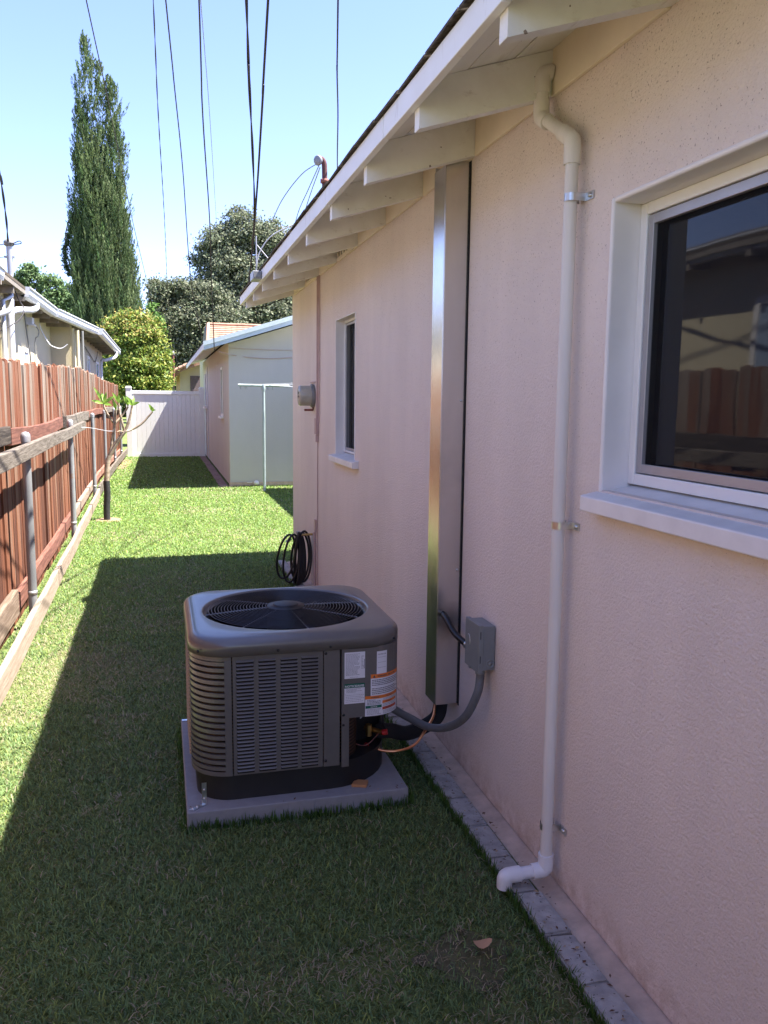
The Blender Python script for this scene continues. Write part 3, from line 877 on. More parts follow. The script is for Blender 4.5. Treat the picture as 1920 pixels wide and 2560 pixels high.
for k in range(3):
    a0 = 2*math.pi*k/3+0.55
    V = []
    for rr_ in np.linspace(0.045, 0.195, 7):
        for q, (da, dz) in enumerate(((-0.42, -0.022), (0.0, 0.0), (0.42, 0.022))):
            V.append((0.311+rr_*math.cos(a0+da), 2.152+rr_*math.sin(a0+da), 0.398+dz))
    w.add(V, [(i*3+q, i*3+q+1, (i+1)*3+q+1, (i+1)*3+q) for i in range(6) for q in range(2)], 0, True)
w.cyl((0.311, 2.152, 0.37), (0.311, 2.152, 0.425), 0.05, 24)
w.build('fan', M['acblack'], AC)
# screws
for (x, z) in ((0.0875, 0.4145), (0.2534, 0.4125), (0.3797, 0.4125), (0.5367, 0.424), (0.3685, 0.395), (0.3685, 0.124), (0.412, 0.2375), (0.4125, 0.211)):
    w = MB()
    yy = AY0-0.0045 if z > 0.405 else AY0+0.0002
    if 0.23 < z < 0.3: yy = AY0-0.0020
    if x < 0.1:
        w.lathe((0.0700, AY0+0.0300-0.0060, z), (-0.75, -0.66, 0), [(0.0036, 0), (0.003, 0.0025), (0, 0.003)], 10)
    else:
        w.lathe((x, yy, z), (0, -1, 0), [(0.0034, 0), (0.003, 0.0022), (0, 0.0026)], 10)
    w.build('screw', M['acblack'], AC)

# labels: 2D (s along service panel, z) mapped on the panel
def smap(s, z, off): x, y = svc(s, off); return (x, y, z)
def rectlab(mb, s0, s1, z0, z1, off, m=0, n=8):
    if s1 < AX1-SR-0.4075: n = 1
    A = [smap(s0+(s1-s0)*k/n, z0, off) for k in range(n+1)]; B = [smap(s0+(s1-s0)*k/n, z1, off) for k in range(n+1)]
    loops(mb, [A, B], m, False, False)
def text(mb, st, s0, zc, h, width, off, m=0, bold=0.0):
    cu_ = D.curves.new('lettering', 'FONT'); cu_.body = st; cu_.size = 1.0; cu_.fill_mode = 'FRONT'; cu_.offset = bold
    cu_.resolution_u = 2
    ob = D.objects.new('lettering', cu_); COL.objects.link(ob)
    dg = bpy.context.evaluated_depsgraph_get(); me = bpy.data.meshes.new_from_object(ob.evaluated_get(dg))
    xs = [v.co.x for v in me.vertices]; ysv = [v.co.y for v in me.vertices]
    x0, x1, y0, y1 = min(xs), max(xs), min(ysv), max(ysv)
    V = [smap(s0+(v.co.x-x0)/(x1-x0)*width, zc-h/2+(v.co.y-y0)/(y1-y0)*h, off) for v in me.vertices]
    mb.add(V, [tuple(p.vertices) for p in me.polygons], m)
    D.objects.remove(ob); D.meshes.remove(me); D.curves.remove(cu_)
LM = [M['label'], M['ink'], M['inkpale'], M['green'], M['orange'], M['redorange']]
def s_(x): return x-0.4075
def lines(mb, s0, s1, z0, z1, n, m=2, fill=0.5, off=0.0012, gap=None):
    for k in range(n):
        zz = z1-(z1-z0)*(k+0.5)/n; hh = (z1-z0)/n*fill
        e = s1-(s1-s0)*random.choice([0, 0, .05, .15, .4])
        q = s0
        while q < e-0.0015:
            l_ = random.uniform(0.002, 0.006); rectlab(mb, q, min(q+l_, e), zz-hh/2, zz+hh/2, off, m, 2); q += l_+0.0009
w = MB(); rectlab(w, s_(.4141), s_(.4652), .3285, .3945, .0008)
lines(w, s_(.417), s_(.452), .336, .391, 19); lines(w, s_(.456), s_(.462), .351, .385, 10)
rectlab(w, s_(.4625), s_(.4638), .352, .376, .0014, 1); text(w, 'MADE IN U.S.A.', s_(.428), .3315, .0018, .02, .0014, 1)
w.build('rating_plate', LM, AC)
w = MB(); rectlab(w, s_(.4138), s_(.4648), .2648, .3152, .0008); rectlab(w, s_(.4138), s_(.4648), .3045, .3155, .0012, 3)
text(w, 'NOTICE/AVIS', s_(.4155), .3093, .0058, .0475, .0018, 0, 0.02)
lines(w, s_(.419), s_(.461), .2925, .3030, 4); lines(w, s_(.417), s_(.463), .268, .2885, 5, fill=0.28)
rectlab(w, s_(.4145), s_(.4640), .2900, .2903, .0014, 2)
w.build('notice_label', LM, AC)
w = MB(); rectlab(w, s_(.4949), s_(.5232), .331, .3920, .0008); text(w, 'FOR FIELD USE', s_(.4975), .3845, .0026, .022, .0014, 1, 0.02)
for zz in (.377, .364, .351): rectlab(w, s_(.4975), s_(.520), zz-.0004, zz+.0004, .0014, 2)
w.build('field_label', LM, AC)
def xs2s(x):    # visible x to arc length
    s0 = AX1-SR-0.4075
    if x-0.4075 <= s0: return x-0.4075
    return s0+SR*math.asin(min(1, (x-(AX1-SR))/SR))
w = MB(); a, b = xs2s(.4799), xs2s(.5560)
rectlab(w, a, b, .2800, .3345, .0010, 0, 12); rectlab(w, a, b, .3245, .3350, .0014, 4, 12)
text(w, 'WARNING', a+.0165, .3297, .0042, .026, .0020, 1, 0.02); text(w, 'RISK OF FIRE', a+.0465, .3297, .0042, .0265, .0020, 1, 0.02)
w.add([smap(a+.005, .3265, .002), smap(a+.012, .3265, .002), smap(a+.0085, .3332, .002)], [(0, 1, 2)], 1)
lines(w, a+.003, b-.004, .305, .322, 4, 1, .42, .0016); lines(w, a+.003, b-.004, .283, .3005, 4, 1, .42, .0016)
w.build('warning_label', LM, AC)
w = MB(); a, b = xs2s(.4660), xs2s(.5535); mid = xs2s(.5092)
rectlab(w, a, b, .2290, .2800, .0016, 0, 12); rectlab(w, a, b, .2725, .2805, .0020, 4, 12)
text(w, 'WARNING', a+.015, .2765, .0036, .020, .0026, 1, 0.02); text(w, 'CAUTION', mid+.012, .2765, .0036, .018, .0026, 1, 0.02)
lines(w, a+.005, mid-.004, .2575, .2715, 4, 1, .4, .0022)
rectlab(w, a+.001, mid-.001, .2490, .2560, .0020, 3, 3); text(w, 'NOTICE', a+.014, .2525, .0036, .016, .0026, 0, 0.02)
lines(w, a+.004, mid-.003, .232, .2475, 5, 2, .5, .0022)
rectlab(w, mid+.001, b-.006, .2585, .2655, .0020, 4, 6); text(w, 'WARNING', mid+.010, .262, .0034, .019, .0026, 1, 0.02)
rectlab(w, mid+.001, b-.006, .2420, .2490, .0020, 5, 6); text(w, 'DANGER', mid+.010, .2455, .0034, .018, .0026, 1, 0.02)
lines(w, mid+.003, b-.005, .2660, .2720, 2, 2, .5, .0022); lines(w, mid+.003, b-.005, .2505, .258, 2, 2, .5, .0022); lines(w, mid+.003, b-.005, .231, .241, 3, 2, .5, .0022)
w.build('warning_label', LM, AC)
# small stickers in the valve bay
def bay(x, z): tt = (x-.4275)/(AX1-.010-.4275); return (x, AY0+.1045+.06*tt, z)
w = MB(); w.quad(bay(.462, .158), bay(.474, .166), bay(.474, .182), bay(.462, .174)); w.quad(bay(.486, .168), bay(.515, .184), bay(.515, .207), bay(.486, .190))
w.add([bay(.4965, .1745), bay(.507, .1790), bay(.5025, .1925)], [(0, 1, 2)], 1); w.v[-3:] = [(p[0], p[1]-.0008, p[2]) for p in w.v[-3:]]
w.build('sticker', [M['label'], M['orange']], AC)
# valves
w = MB()
w.tube([(0.4941, 1.985, 0.088), (0.4941, 1.985, 0.112)], 0.0055, 10); w.tube([(0.466, 2.0, 0.101), (0.500, 1.985, 0.101), (0.53, 1.98, 0.101)], 0.0042, 10)
w.tube([(0.5055, 2.0, 0.128), (0.5055, 2.0, 0.158)], 0.0085, 10); w.tube([(0.50, 2.03, 0.14), (0.54, 1.99, 0.137)], 0.007, 10)
w.build('service_valve', M['brass'], AC)
w = MB(); w.lathe((0.4941, 1.978, 0.112), (0, -1, 0), [(0, -.004), (.006, -.004), (.006, .004), (.003, .005), (.003, .0)], 12); w.lathe((0.4941, 1.978, 0.090), (0, -1, 0), [(0, -.004), (.006, -.004), (.006, .004), (.003, .005), (.003, .0)], 12)
w.tube([(0.540, 1.99, 0.137), (0.552, 1.985, 0.140)], 0.0075, 10); w.build('valve_cap', M['redcap'], AC)
w = MB(); w.tube(spline([(0.448, 1.99, 0.222), (0.446, 1.985, 0.16), (0.458, 1.97, 0.128), (0.49, 1.965, 0.118), (0.53, 1.99, 0.135)], 8), 0.0014, 6); w.build('sensor_wire', M['rust'], AC)
# straps to pad
w = MB()
w.box(0.0715, 0.0825, AY0+0.0005, AY0+0.0025, PADT+.002, 0.100)
w.hexa([(0.0415, 1.868, PADT+.0006), (0.0505, 1.861, PADT+.0006), (0.0825, 1.8865, PADT+.0006), (0.0715, 1.8865, PADT+.0006), (0.0415, 1.868, PADT+.0022), (0.0505, 1.861, PADT+.0022), (0.0825, 1.8865, PADT+.0022), (0.0715, 1.8865, PADT+.0022)])
for p in ((0.077, AY0-.0002, 0.083), (0.077, AY0-.0002, 0.062)): w.lathe(p, (0, -1, 0), [(.003, 0), (.0025, .002), (0, .0025)], 8)
for p in ((0.050, 1.869, PADT+.0022), (0.060, 1.876, PADT+.0022)): w.lathe(p, (0, 0, 1), [(.003, 0), (.0025, .002), (0, .0025)], 8)
w.build('hold_down_strap', M['zinc'], AC)
w = MB(); w.box(0.038, 0.058, 2.42, 2.432, PADT+.0006, PADT+.0022); w.box(0.056, 0.058, 2.39, 2.431, PADT+.0022, 0.09); w.build('hold_down_strap', M['zinc'], AC)
w = MB(); w.hexa([(0.435, 1.890, PADT+.0008), (0.470, 1.878, PADT+.0008), (0.481, 1.903, PADT+.0008), (0.45, 1.915, PADT+.0008), (0.435, 1.890, PADT+.008), (0.470, 1.878, PADT+.008), (0.481, 1.903, PADT+.008), (0.45, 1.915, PADT+.008)])
w.build('wood_shim', simple('shim_wood', (.45, .22, .09), .7), origin=(0.458, 1.895, PADT), label='small split wood shim lying on the pad at the condenser corner', category='wood shim')
# refrigerant lines
w = MB(); w.tube(spline([(0.500, 1.985, 0.108), (0.535, 1.965, 0.0985), (0.575, 1.955, 0.098), (0.620, 1.965, 0.105), (0.658, 1.985, 0.135), (0.690, 2.020, 0.155), (0.706, 2.055, 0.172), (0.712, 2.075, 0.20)], 8), 0.0036, 10)
w.build('copper_line', M['copper'], origin=(0.6, 1.98, 0.09), label='thin bare copper tube curving from the condenser valves up into the duct', category='copper pipe')
w = MB(); w.tube(spline([(0.535, 2.00, 0.138), (0.575, 2.03, 0.122), (0.625, 2.06, 0.098), (0.678, 2.085, 0.098), (0.722, 2.085, 0.125), (0.735, 2.09, 0.165), (0.735, 2.09, 0.21)], 8), 0.020, 14)
w.build('insulated_line', M['foam'], origin=(0.64, 2.06, 0.08), label='fat black foam insulated refrigerant line entering the foot of the duct', category='insulated pipe')

# ------------------------------------------------------------------ hose, conduit, meter
hose = thing('garden_hose', (0.70, 4.3, 0.02), 'black garden hose coiled on a wall tap near the far house corner', 'garden hose')
hb = MB()
def hloop(cx_, cz, rx, rz, dy, tilt, a0=0, a1=2*math.pi, r=0.0062):
    P = []
    for k in range(37):
        a = a0+(a1-a0)*k/36
        x = rx*math.sin(a); z = rz*math.cos(a)
        P.append((cx_+x+tilt*(z-rz), 4.30+dy+0.01*math.sin(2*a), cz+z))
    hb.tube(P, r, 8)
hloop(0.646, 0.165, 0.046, 0.118, 0.02, 0.15); hloop(0.664, 0.160, 0.040, 0.128, -0.01, 0.10); hloop(0.722, 0.165, 0.042, 0.137, 0.0, 0.03)
hloop(0.712, 0.155, 0.048, 0.135, 0.03, 0.05)
for i in range(5): hloop(0.690+0.0035*i, 0.150, 0.012+0.004*i, 0.148-0.004*i, 0.008*i-0.02, 0.06-0.012*i)
hb.build('coil', M['rubber'], hose)
w = MB(); w.tube([(0.628, 4.30, 0.245), (0.652, 4.30, 0.268)], 0.0085, 10); w.build('coupling', M['alu'], hose)
tap = thing('wall_tap', (0.75, 4.30, 0.28), 'small brass wall tap the black hose hangs from', 'tap')
w = MB(); w.tube([(WX-0.002, 4.3, 0.285), (0.70, 4.3, 0.283), (0.68, 4.3, 0.272)], 0.006, 10); w.build('spout', M['brass'], tap)
w = MB(); w.cyl((0.69, 4.3, 0.292), (0.69, 4.3, 0.302), 0.012, 12); w.build('handle', M['alu'], tap)
w = MB(); w.box(0.762, WX-.001, 4.19, 4.23, 0.312, 0.378); w2 = w
w2.build('outlet_cover', M['pinkpipe'], origin=(WX, 4.21, 0.31), bevel=0.002, label='small pink painted outlet box low on the wall above the hose', category='electrical box')
w = MB(); w.tube([(0.762, 4.205, 0.0), (0.762, 4.205, 0.312)], 0.006, 10); w.build('riser_pipe', M['pinkpipe'], origin=(0.762, 4.205, 0), label='short pink painted riser pipe from the ground to the low outlet box', category='pipe')
cv = thing('service_conduit', (0.762, 4.1, 0.3), 'pink painted conduit running down the wall from the eave past the meter', 'conduit')
w = MB(); w.tube([(0.760, 4.11, 1.60), (0.760, 4.12, 1.08), (0.760, 4.13, 0.905)], 0.0055, 10); w.tube([(0.762, 4.075, 1.60), (0.763, 4.10, 0.88)], 0.004, 8); w.build('tube', M['pinkpipe'], cv)
w = MB(); w.box(0.752, WX-.001, 4.12, 4.16, 0.825, 0.905); w.box(0.756, WX-.001, 4.13, 4.152, 0.785, 0.822); w.build('junction_box', M['pinkpipe'], cv, bevel=0.001)
w = MB(); w.tube([(0.766, 4.142, 0.785), (0.766, 4.15, 0.02)], 0.0025, 6); w.build('thin_cable', M['pinkpipe'], cv)
w = MB(); w.box(0.757, 0.763, 4.10, 4.135, 1.245, 1.26); w.build('clip', M['pinkpipe'], cv)
mt = thing('electric_meter', (0.76, 4.28, 1.0), 'round glass utility meter sticking out of the wall above the hose', 'meter')
w = MB(); w.lathe((WX-0.001, 4.27, 1.018), (-1, 0, 0), [(0.058, 0), (0.060, 0.004), (0.060, 0.014), (0.053, 0.018)], 28); w.build('backing_ring', M['metergrey'], mt)
w = MB(); w.lathe((WX-0.001, 4.27, 1.018), (-1, 0, 0), [(0.052, 0.018), (0.052, 0.070), (0.048, 0.078), (0, 0.080)], 28); w.build('glass_cover', M['meterglass'], mt)
w = MB()
for dz, dy in ((0.0, 0.0), (0.0, 0.018), (0.02, 0.01)): w.box(0.6865, 0.6885, 4.262+dy-.006, 4.262+dy+.006, 1.008+dz, 1.018+dz)
w.build('dial', M['ink'], mt)
w = MB(); w.tube([(0.765, 4.27, 0.96), (0.765, 4.27, 0.945), (0.72, 4.27, 0.945)], 0.006, 8); w.build('drain_nipple', M['rust'], mt)
w = MB(); w.box(WX-0.006, WX-.001, 4.19, 4.35, 1.085, 1.090); w.build('mounting_ledge', M['pinkpipe'], mt)

# ------------------------------------------------------------------ fence
fxs = [(-3, -0.50), (1, -0.53), (3.73, -0.551), (5.8, -0.580), (8.2, -0.620), (10.2, -0.642), (12.2, -0.632), (14.6, -0.600)]
def FX(y): return float(np.interp(y, [p[0] for p in fxs], [p[1] for p in fxs]))
fence = thing('wooden_fence', (-0.62, 7, 0), 'long red-brown board fence with grey rails and pipe posts along the left of the lawn', 'fence')
def topz(y): return float(np.interp(y, [-3, 3.5, 4.5, 6.3, 8.0, 8.05, 10.5, 10.6, 14.6], [1.15, 1.152, 1.165, 1.215, 1.262, 1.252, 1.258, 1.235, 1.195]))
bms = []
for v in range(6):
    b_ = MB(); t_ = 0.0065; hw = 0.0425
    H_ = 1.0
    top = [(-hw, -hw*0.3*0), ]
    c = [0.010, 0.004, 0.014, 0.007, 0.018, 0.003][v]; d = [0.006, 0.012, 0.010, 0.003, 0.006, 0.010][v]
    # outline in (y,z): slightly eroded top corners
    outl = [(-hw, 0), (hw, 0), (hw, H_-c), (hw*0.75, H_-c*0.35), (hw*0.2, H_-0.002*v*0.5), (-hw*0.4, H_), (-hw*0.8, H_-d*0.45), (-hw, H_-d)]
    warp = random.uniform(-0.004, 0.004)
    n_ = len(outl)
    vs = [(-t_+warp*(q[1]-0.5), q[0], q[1]) for q in outl] + [(t_+warp*(q[1]-0.5), q[0], q[1]) for q in outl]
    b_.add(vs, [tuple(range(n_))[::-1], tuple(range(n_, 2*n_))]+[(i, (i+1) % n_, n_+(i+1) % n_, n_+i) for i in range(n_)])
    bms.append(mesh_only(b_, 'board', M['board']))
y = -2.4; k = 0
while y < 14.62:
    jw = random.uniform(0.86, 1.04)
    x = FX(y)-0.088+random.choice([-0.004, 0.0, 0.005])+random.uniform(-.002, .002)
    zt = topz(y)+random.uniform(-0.010, 0.010)
    slope = (FX(y+.3)-FX(y))/.3
    piece('board', bms[random.randrange(6)], fence, (x, y, 0.012), (random.uniform(-.008, .008), random.uniform(-.006, .006), -math.atan(slope)), (1, jw, zt-0.012))
    y += 0.085*jw+random.choice([-0.002, 0.0, 0.0, 0.001, 0.003]); k += 1
def railseg(name, ya, yb, xoff, th, z0, z1, mat, drop=0.0):
    w = MB(); n_ = max(2, int((yb-ya)/0.25)); A = []
    for i in range(n_+1):
        yy = ya+(yb-ya)*i/n_; x = FX(yy)+xoff+0.0025*math.sin(yy*5); dz = drop*math.sin(math.pi*i/n_)+0.003*math.sin(yy*3.1+xoff*50)
        A.append([(x, yy, z0+dz), (x+th, yy, z0+dz), (x+th, yy, z1+dz), (x, yy, z1+dz)])
    loops(w, A, 0, False); w.add(A[0], [(0, 1, 2, 3)]); w.add(A[-1], [(3, 2, 1, 0)])
    return w.build(name, mat, fence, bevel=0.003)
posts = [-0.45, 1.65, 3.735, 5.80, 8.19, 10.25, 12.1, 13.6]
# outer upper rails (in front of the posts), inner upper rails (against boards)
for a, b in ((-2.0, 1.70), (1.70, 4.02-0.12), (3.80, 6.50), (6.52, 8.25)):
    pass
railseg('rail', -2.0, 1.9, 0.021, 0.024, 0.757, 0.816, M['railwood'])
railseg('rail', 1.93, 6.55, 0.021, 0.026, 0.757, 0.817, M['railwood'], -0.004)
railseg('rail', -2.0, 3.72, -0.078, 0.026, 0.800, 0.872, M['railwood'])
railseg('rail', 3.74, 5.95, -0.079, 0.026, 0.790, 0.862, M['redrail'], -0.010)
railseg('rail', 5.97, 8.25, -0.060, 0.030, 0.790, 0.868, M['railwood'])
railseg('rail', 8.28, 11.0, -0.079, 0.026, 0.800, 0.868, M['redrail'])
railseg('rail', 11.03, 14.5, -0.060, 0.026, 0.795, 0.865, M['railwood'])
# lower outer rail (2x6 on the posts) and inner lower rail
railseg('rail', -2.0, 4.35, 0.0185, 0.024, 0.050, 0.135, M['palerail'])
railseg('rail', 4.36, 8.3, 0.0190, 0.024, 0.048, 0.130, M['palerail'])
railseg('rail', 8.31, 14.5, 0.0190, 0.026, 0.055, 0.145, M['railwood'])
railseg('rail', -2.0, 3.7, -0.078, 0.028, 0.075, 0.185, M['palerail'])
railseg('rail', 3.71, 6.6, -0.079, 0.026, 0.085, 0.160, M['redrail'])
railseg('rail', 6.61, 9.0, -0.079, 0.030, 0.080, 0.150, M['palerail'])
railseg('rail', 9.01, 14.5, -0.079, 0.026, 0.080, 0.150, M['redrail'])
pm = MB(); pm.tube([(0, 0, -0.03), (0, 0, 0.825)], 0.0180, 16); pmm = mesh_only(pm, 'post', M['postpipe'])
cm_ = MB(); cm_.lathe((0, 0, 0), (0, 0, 1), [(0.0195, -0.022), (0.0205, 0.0), (0.0190, 0.010), (0.012, 0.018), (0.0, 0.021)], 16); cmm = mesh_only(cm_, 'cap', M['alu'])
bd_ = MB(); bd_.lathe((0, 0, 0), (0, 0, 1), [(0.0182, -0.008), (0.0200, -0.008), (0.0200, 0.008), (0.0182, 0.008)], 16); bdm = mesh_only(bd_, 'band', M['alu'])
for py in posts:
    o = piece('post', pmm, fence, (FX(py), py, 0))
    piece('cap', cmm, o, (FX(py), py, 0.832)); piece('band', bdm, o, (FX(py), py, 0.165))

# ------------------------------------------------------------------ vinyl gate panel
GY = 14.6
gate = thing('vinyl_fence_panel', (0.1, GY, 0), 'white vinyl privacy fence panel closing the far end of the lawn', 'vinyl fence')
for x0, x1 in ((-0.560, -0.468), (0.640, 0.728)):
    w = MB(); w.box(x0, x1, GY-0.04, GY+0.05, 0, 1.155); po_ = w.build('post', M['vinyl'], gate, bevel=0.003)
    w = MB(); w.hexa([(x0-.008, GY-.048, 1.155), (x1+.008, GY-.048, 1.155), (x1+.008, GY+.058, 1.155), (x0-.008, GY+.058, 1.155), (x0+.01, GY-.03, 1.185), (x1-.01, GY-.03, 1.185), (x1-.01, GY+.04, 1.185), (x0+.01, GY+.04, 1.185)])
    w.build('cap', M['vinyl'], po_, bevel=0.003)
for z0, z1 in ((1.055, 1.115), (0.0, 0.055)):
    w = MB(); w.box(-0.468, 0.640, GY-0.024, GY+0.034, z0, z1); w.build('rail', M['vinyl'], gate, bevel=0.003)
nb = 15; bwid = 1.108/nb
vb = MB(); vb.box(0.0012, bwid-0.0012, -0.012, 0.012, 0.0, 1.0); vbm = mesh_only(vb, 'picket', M['vinyl'])
for i in range(nb):
    o = piece('picket', vbm, gate, (-0.468+bwid*i, GY+0.005+random.uniform(-.001, .001), 0.055))
    m_ = o.modifiers.new('bevel', 'BEVEL'); m_.width = 0.0035; m_.segments = 2
w = MB(); w.box(-0.46, 0.63, GY+0.006, GY+0.009, 0.05, 1.06); w.build('tongue_sheet', M['vinyl'], gate)

# ------------------------------------------------------------------ garage
GX = 0.744; GF = 9.46; GB = 15.2
gar = thing('garage', (1.5, 12, 0), 'white and pink stucco garage with pale blue gable trim beyond the lawn', 'garage')
GT = 1.600; GRX = 3.6
def gz(x): return GT + SL*(min(x, 2*GRX-x)-GX)
w = MB(); w.prism([(GX+0.002, 0.055), (2*GRX-GX, 0.055), (2*GRX-GX, GT), (GRX, gz(GRX)), (GX+0.002, GT)], 1, GF, GF+0.12); w.build('front_wall', M['garage'], gar)
w = MB(); w.box(GX, GX+0.1, GF+0.1201, GB, 0.02, GT+0.03); w.box(GX, GX+.002, GF, GF+.12, 0.02, GT)
w.build('side_wall', M['garside'], gar)
w = MB(); w.box(GX+0.1, 2*GRX-GX, GB-0.1, GB, 0.02, GT); w.box(2*GRX-GX-0.1, 2*GRX-GX, GF+.121, GB-.101, 0.02, GT); w.build('rear_wall', M['garage'], gar)
w = MB(); w.box(GX-0.006, 2*GRX-GX, GF-0.012, GF+0.11, -0.02, 0.0535); w.build('footing', M['footing'], gar)
RO = 0.46; GYR = 9.17
def gr(x): return 1.597 + SL*(min(x, 2*GRX-x)-RO)
w = MB()
w.prism([(RO, gr(RO)-0.012), (GRX, gr(GRX)-0.012), (2*GRX-RO, gr(RO)-0.012), (2*GRX-RO, gr(RO)+0.004), (GRX, gr(GRX)+0.004), (RO, gr(RO)+0.004)], 1, GYR, GB+0.25)
w.build('roof', M['shingle'], gar)
w = MB(); w.prism([(RO, gr(RO)-0.086), (GRX, gr(GRX)-0.086), (GRX, gr(GRX)-0.0125), (RO, gr(RO)-0.0125)], 1, GYR, GYR+0.016); w.build('rake_board', M['bluefascia'], gar)
w = MB(); w.prism([(RO-.004, gr(RO)-0.042), (GRX, gr(GRX)-0.042), (GRX, gr(GRX)+0.006), (RO-.004, gr(RO)+0.006)], 1, GYR-0.010, GYR-0.0005); w.build('rake_trim', M['bluefascia'], gar)
w = MB(); w.box(RO+.001, RO+0.014, GYR+.017, GB+0.25, gr(RO)-0.075, gr(RO)-0.0125); w.build('eave_fascia', M['fascia'], gar)
w = MB(); w.prism([(RO+.015, gr(RO)-0.020), (GX, gr(GX)-0.028), (GX, gr(GX)-0.013), (RO+.015, gr(RO)-0.013)], 1, GYR+.017, GB+0.24); w.build('soffit', M['whitewood'], gar)
w = MB(); w.prism([(GX+.005, gr(GX)-0.028), (GRX, gr(GRX)-0.028), (GRX, gr(GRX)-0.013), (GX+.005, gr(GX)-0.013)], 1, GYR+.017, GF-0.001); w.build('gable_soffit', M['whitewood'], gar)
w = MB(); w.box(GX-0.002, GX-0.0005, 10.38, 10.66, 0.80, 1.36); wi = w.build('window', M['glass'], gar)
w = MB(); frame_rect(w, GX-0.012, GX-0.0022, 10.35, 10.69, 0.78, 1.38, 0.03); w.build('frame', M['white'], wi)
w = MB(); w.box(GX-0.045, GX-0.001, 10.33, 10.71, 0.752, 0.779); w.build('sill', M['white'], wi, bevel=0.003)
# roof vent
w = MB(); w.lathe((1.568, 14.0, gr(1.568)), (0, 0, 1), [(0.055, -0.02), (0.05, 0.03), (0.026, 0.10), (0.026, 0.20), (0.032, 0.21), (0.0, 0.215)], 20); w.build('roof_vent', M['vinyl'], gar)
# cables, pipes on garage
w = MB()
w.tube(spline([(0.62, GYR+.03, 1.50), (0.80, GF-.012, 1.475), (1.0, GF-.012, 1.455), (1.25, GF-.012, 1.45), (1.5, GF-.012, 1.475)], 6), 0.0035, 6)
w.tube([(0.75, GF-.010, 1.555), (1.1, GF-.010, 1.545), (1.6, GF-.010, 1.55)], 0.0025, 6)
w.build('cable', M['pinkpipe'], gar)
w = MB(); w.tube([(GX-.008, 14.35, 0.03), (GX-.008, 14.35, 1.4)], 0.009, 8); w.tube([(GX-.008, 13.7, 0.03), (GX-.008, 13.7, 1.5)], 0.006, 8); w.build('downpipe', M['gutter'], gar)
w = MB(); w.box(GX-.05, GX-.001, 14.0, 14.35, 0.83, 0.87); w.build('bracket', M['white'], gar)
w = MB(); w.lathe((1.035, GF-.013, 0.045), (0, -1, 0), [(0.030, 0), (0.030, 0.012), (0.018, 0.014), (0.018, 0.02), (0, 0.021)], 16); w.tube([(0.99, GF-.015, 0.052), (0.93, GF-.015, 0.052)], .004, 6); w.build('cleanout', M['white'], gar)
# brick edging beside garage
be = thing('brick_edging', (0.70, 11, 0), 'strip of weathered bricks along the foot of the garage side wall', 'edging')
bk = MB(); bk.box(-0.048, 0.048, -0.032, 0.032, -0.02, 0.012); bkm = mesh_only(bk, 'brick', simple('old_brick', (.28, .19, .16), .9, var=.3, scale=30, bump=.5, bscale=60))
for i in range(70):
    piece('brick', bkm, be, (0.672+random.uniform(-.004, .004), 9.5+0.072*i, random.uniform(-.004, .003)), (random.uniform(-.03, .03), 0, random.uniform(-.05, .05)))

# unseen cover added behind the house to shade the lawn by the pole
pc_ = thing('added_shade_cover', (2.6, 7.4, 0), 'unseen white cover added behind the pink house to shade the lawn', 'shade caster')
for xx in (1.9, 3.5):
    for yy in (5.7, 8.9):
        w = MB(); w.box(xx-.03, xx+.03, yy-.03, yy+.03, 0, 1.44); w.build('post', M['whitewood'], pc_)
w = MB(); w.box(1.85, 3.6, 5.6, 9.0, 1.50, 1.52); w.build('roof_sheet', M['white'], pc_)
for yy in (5.65, 6.5, 7.35, 8.2, 8.95):
    w = MB(); w.box(1.86, 3.59, yy-.02, yy+.02, 1.441, 1.499); w.build('beam', M['whitewood'], pc_)

# clothesline pole
pl = thing('clothesline_pole', (1.072, 8.97, 0), 'pale green T-shaped clothesline pole in front of the garage wall', 'clothesline pole')
w = MB(); w.tube([(1.072, 8.97, -.02), (1.070, 8.97, 1.125)], 0.0155, 12); w.build('pole', M['greenpost'], pl)
w = MB(); w.tube([(0.80, 8.97, 1.142), (1.345, 8.97, 1.138)], 0.013, 10); w.build('crossbar', M['greenpost'], pl)
w = MB(); w.lathe((1.071, 8.97, 1.10), (0, 0, 1), [(0.0165, -.02), (0.021, 0.0), (0.021, 0.03), (0.0165, .055)], 12); w.build('collar', M['greenpost'], pl)
for hx_ in (0.823, 0.875, 0.893, 1.115, 1.165):
    w = MB(); w.tube([(hx_, 8.97, 1.13), (hx_, 8.97, 1.105), (hx_+.006, 8.96, 1.10)], 0.003, 5); w.build('hook', M['metergrey'], pl)
for i, (xa, xb, zb_) in enumerate(((0.9, 1.75, 1.205), (1.1, 1.75, 1.185), (1.16, 1.75, 1.12), (1.3, 1.75, 1.10))):
    w = MB(); w.tube([(xa, 8.965, 1.145), ((xa+xb)/2, 8.9, (1.145+zb_)/2-.01), (xb, 8.8, zb_)], 0.0018, 5); w.build('line', M['label'], pl)
w = MB(); w.tube([(1.76, 8.8, 0.0), (1.76, 8.8, 1.22)], 0.012, 8); w.build('end_pole', M['greenpost'], pl)

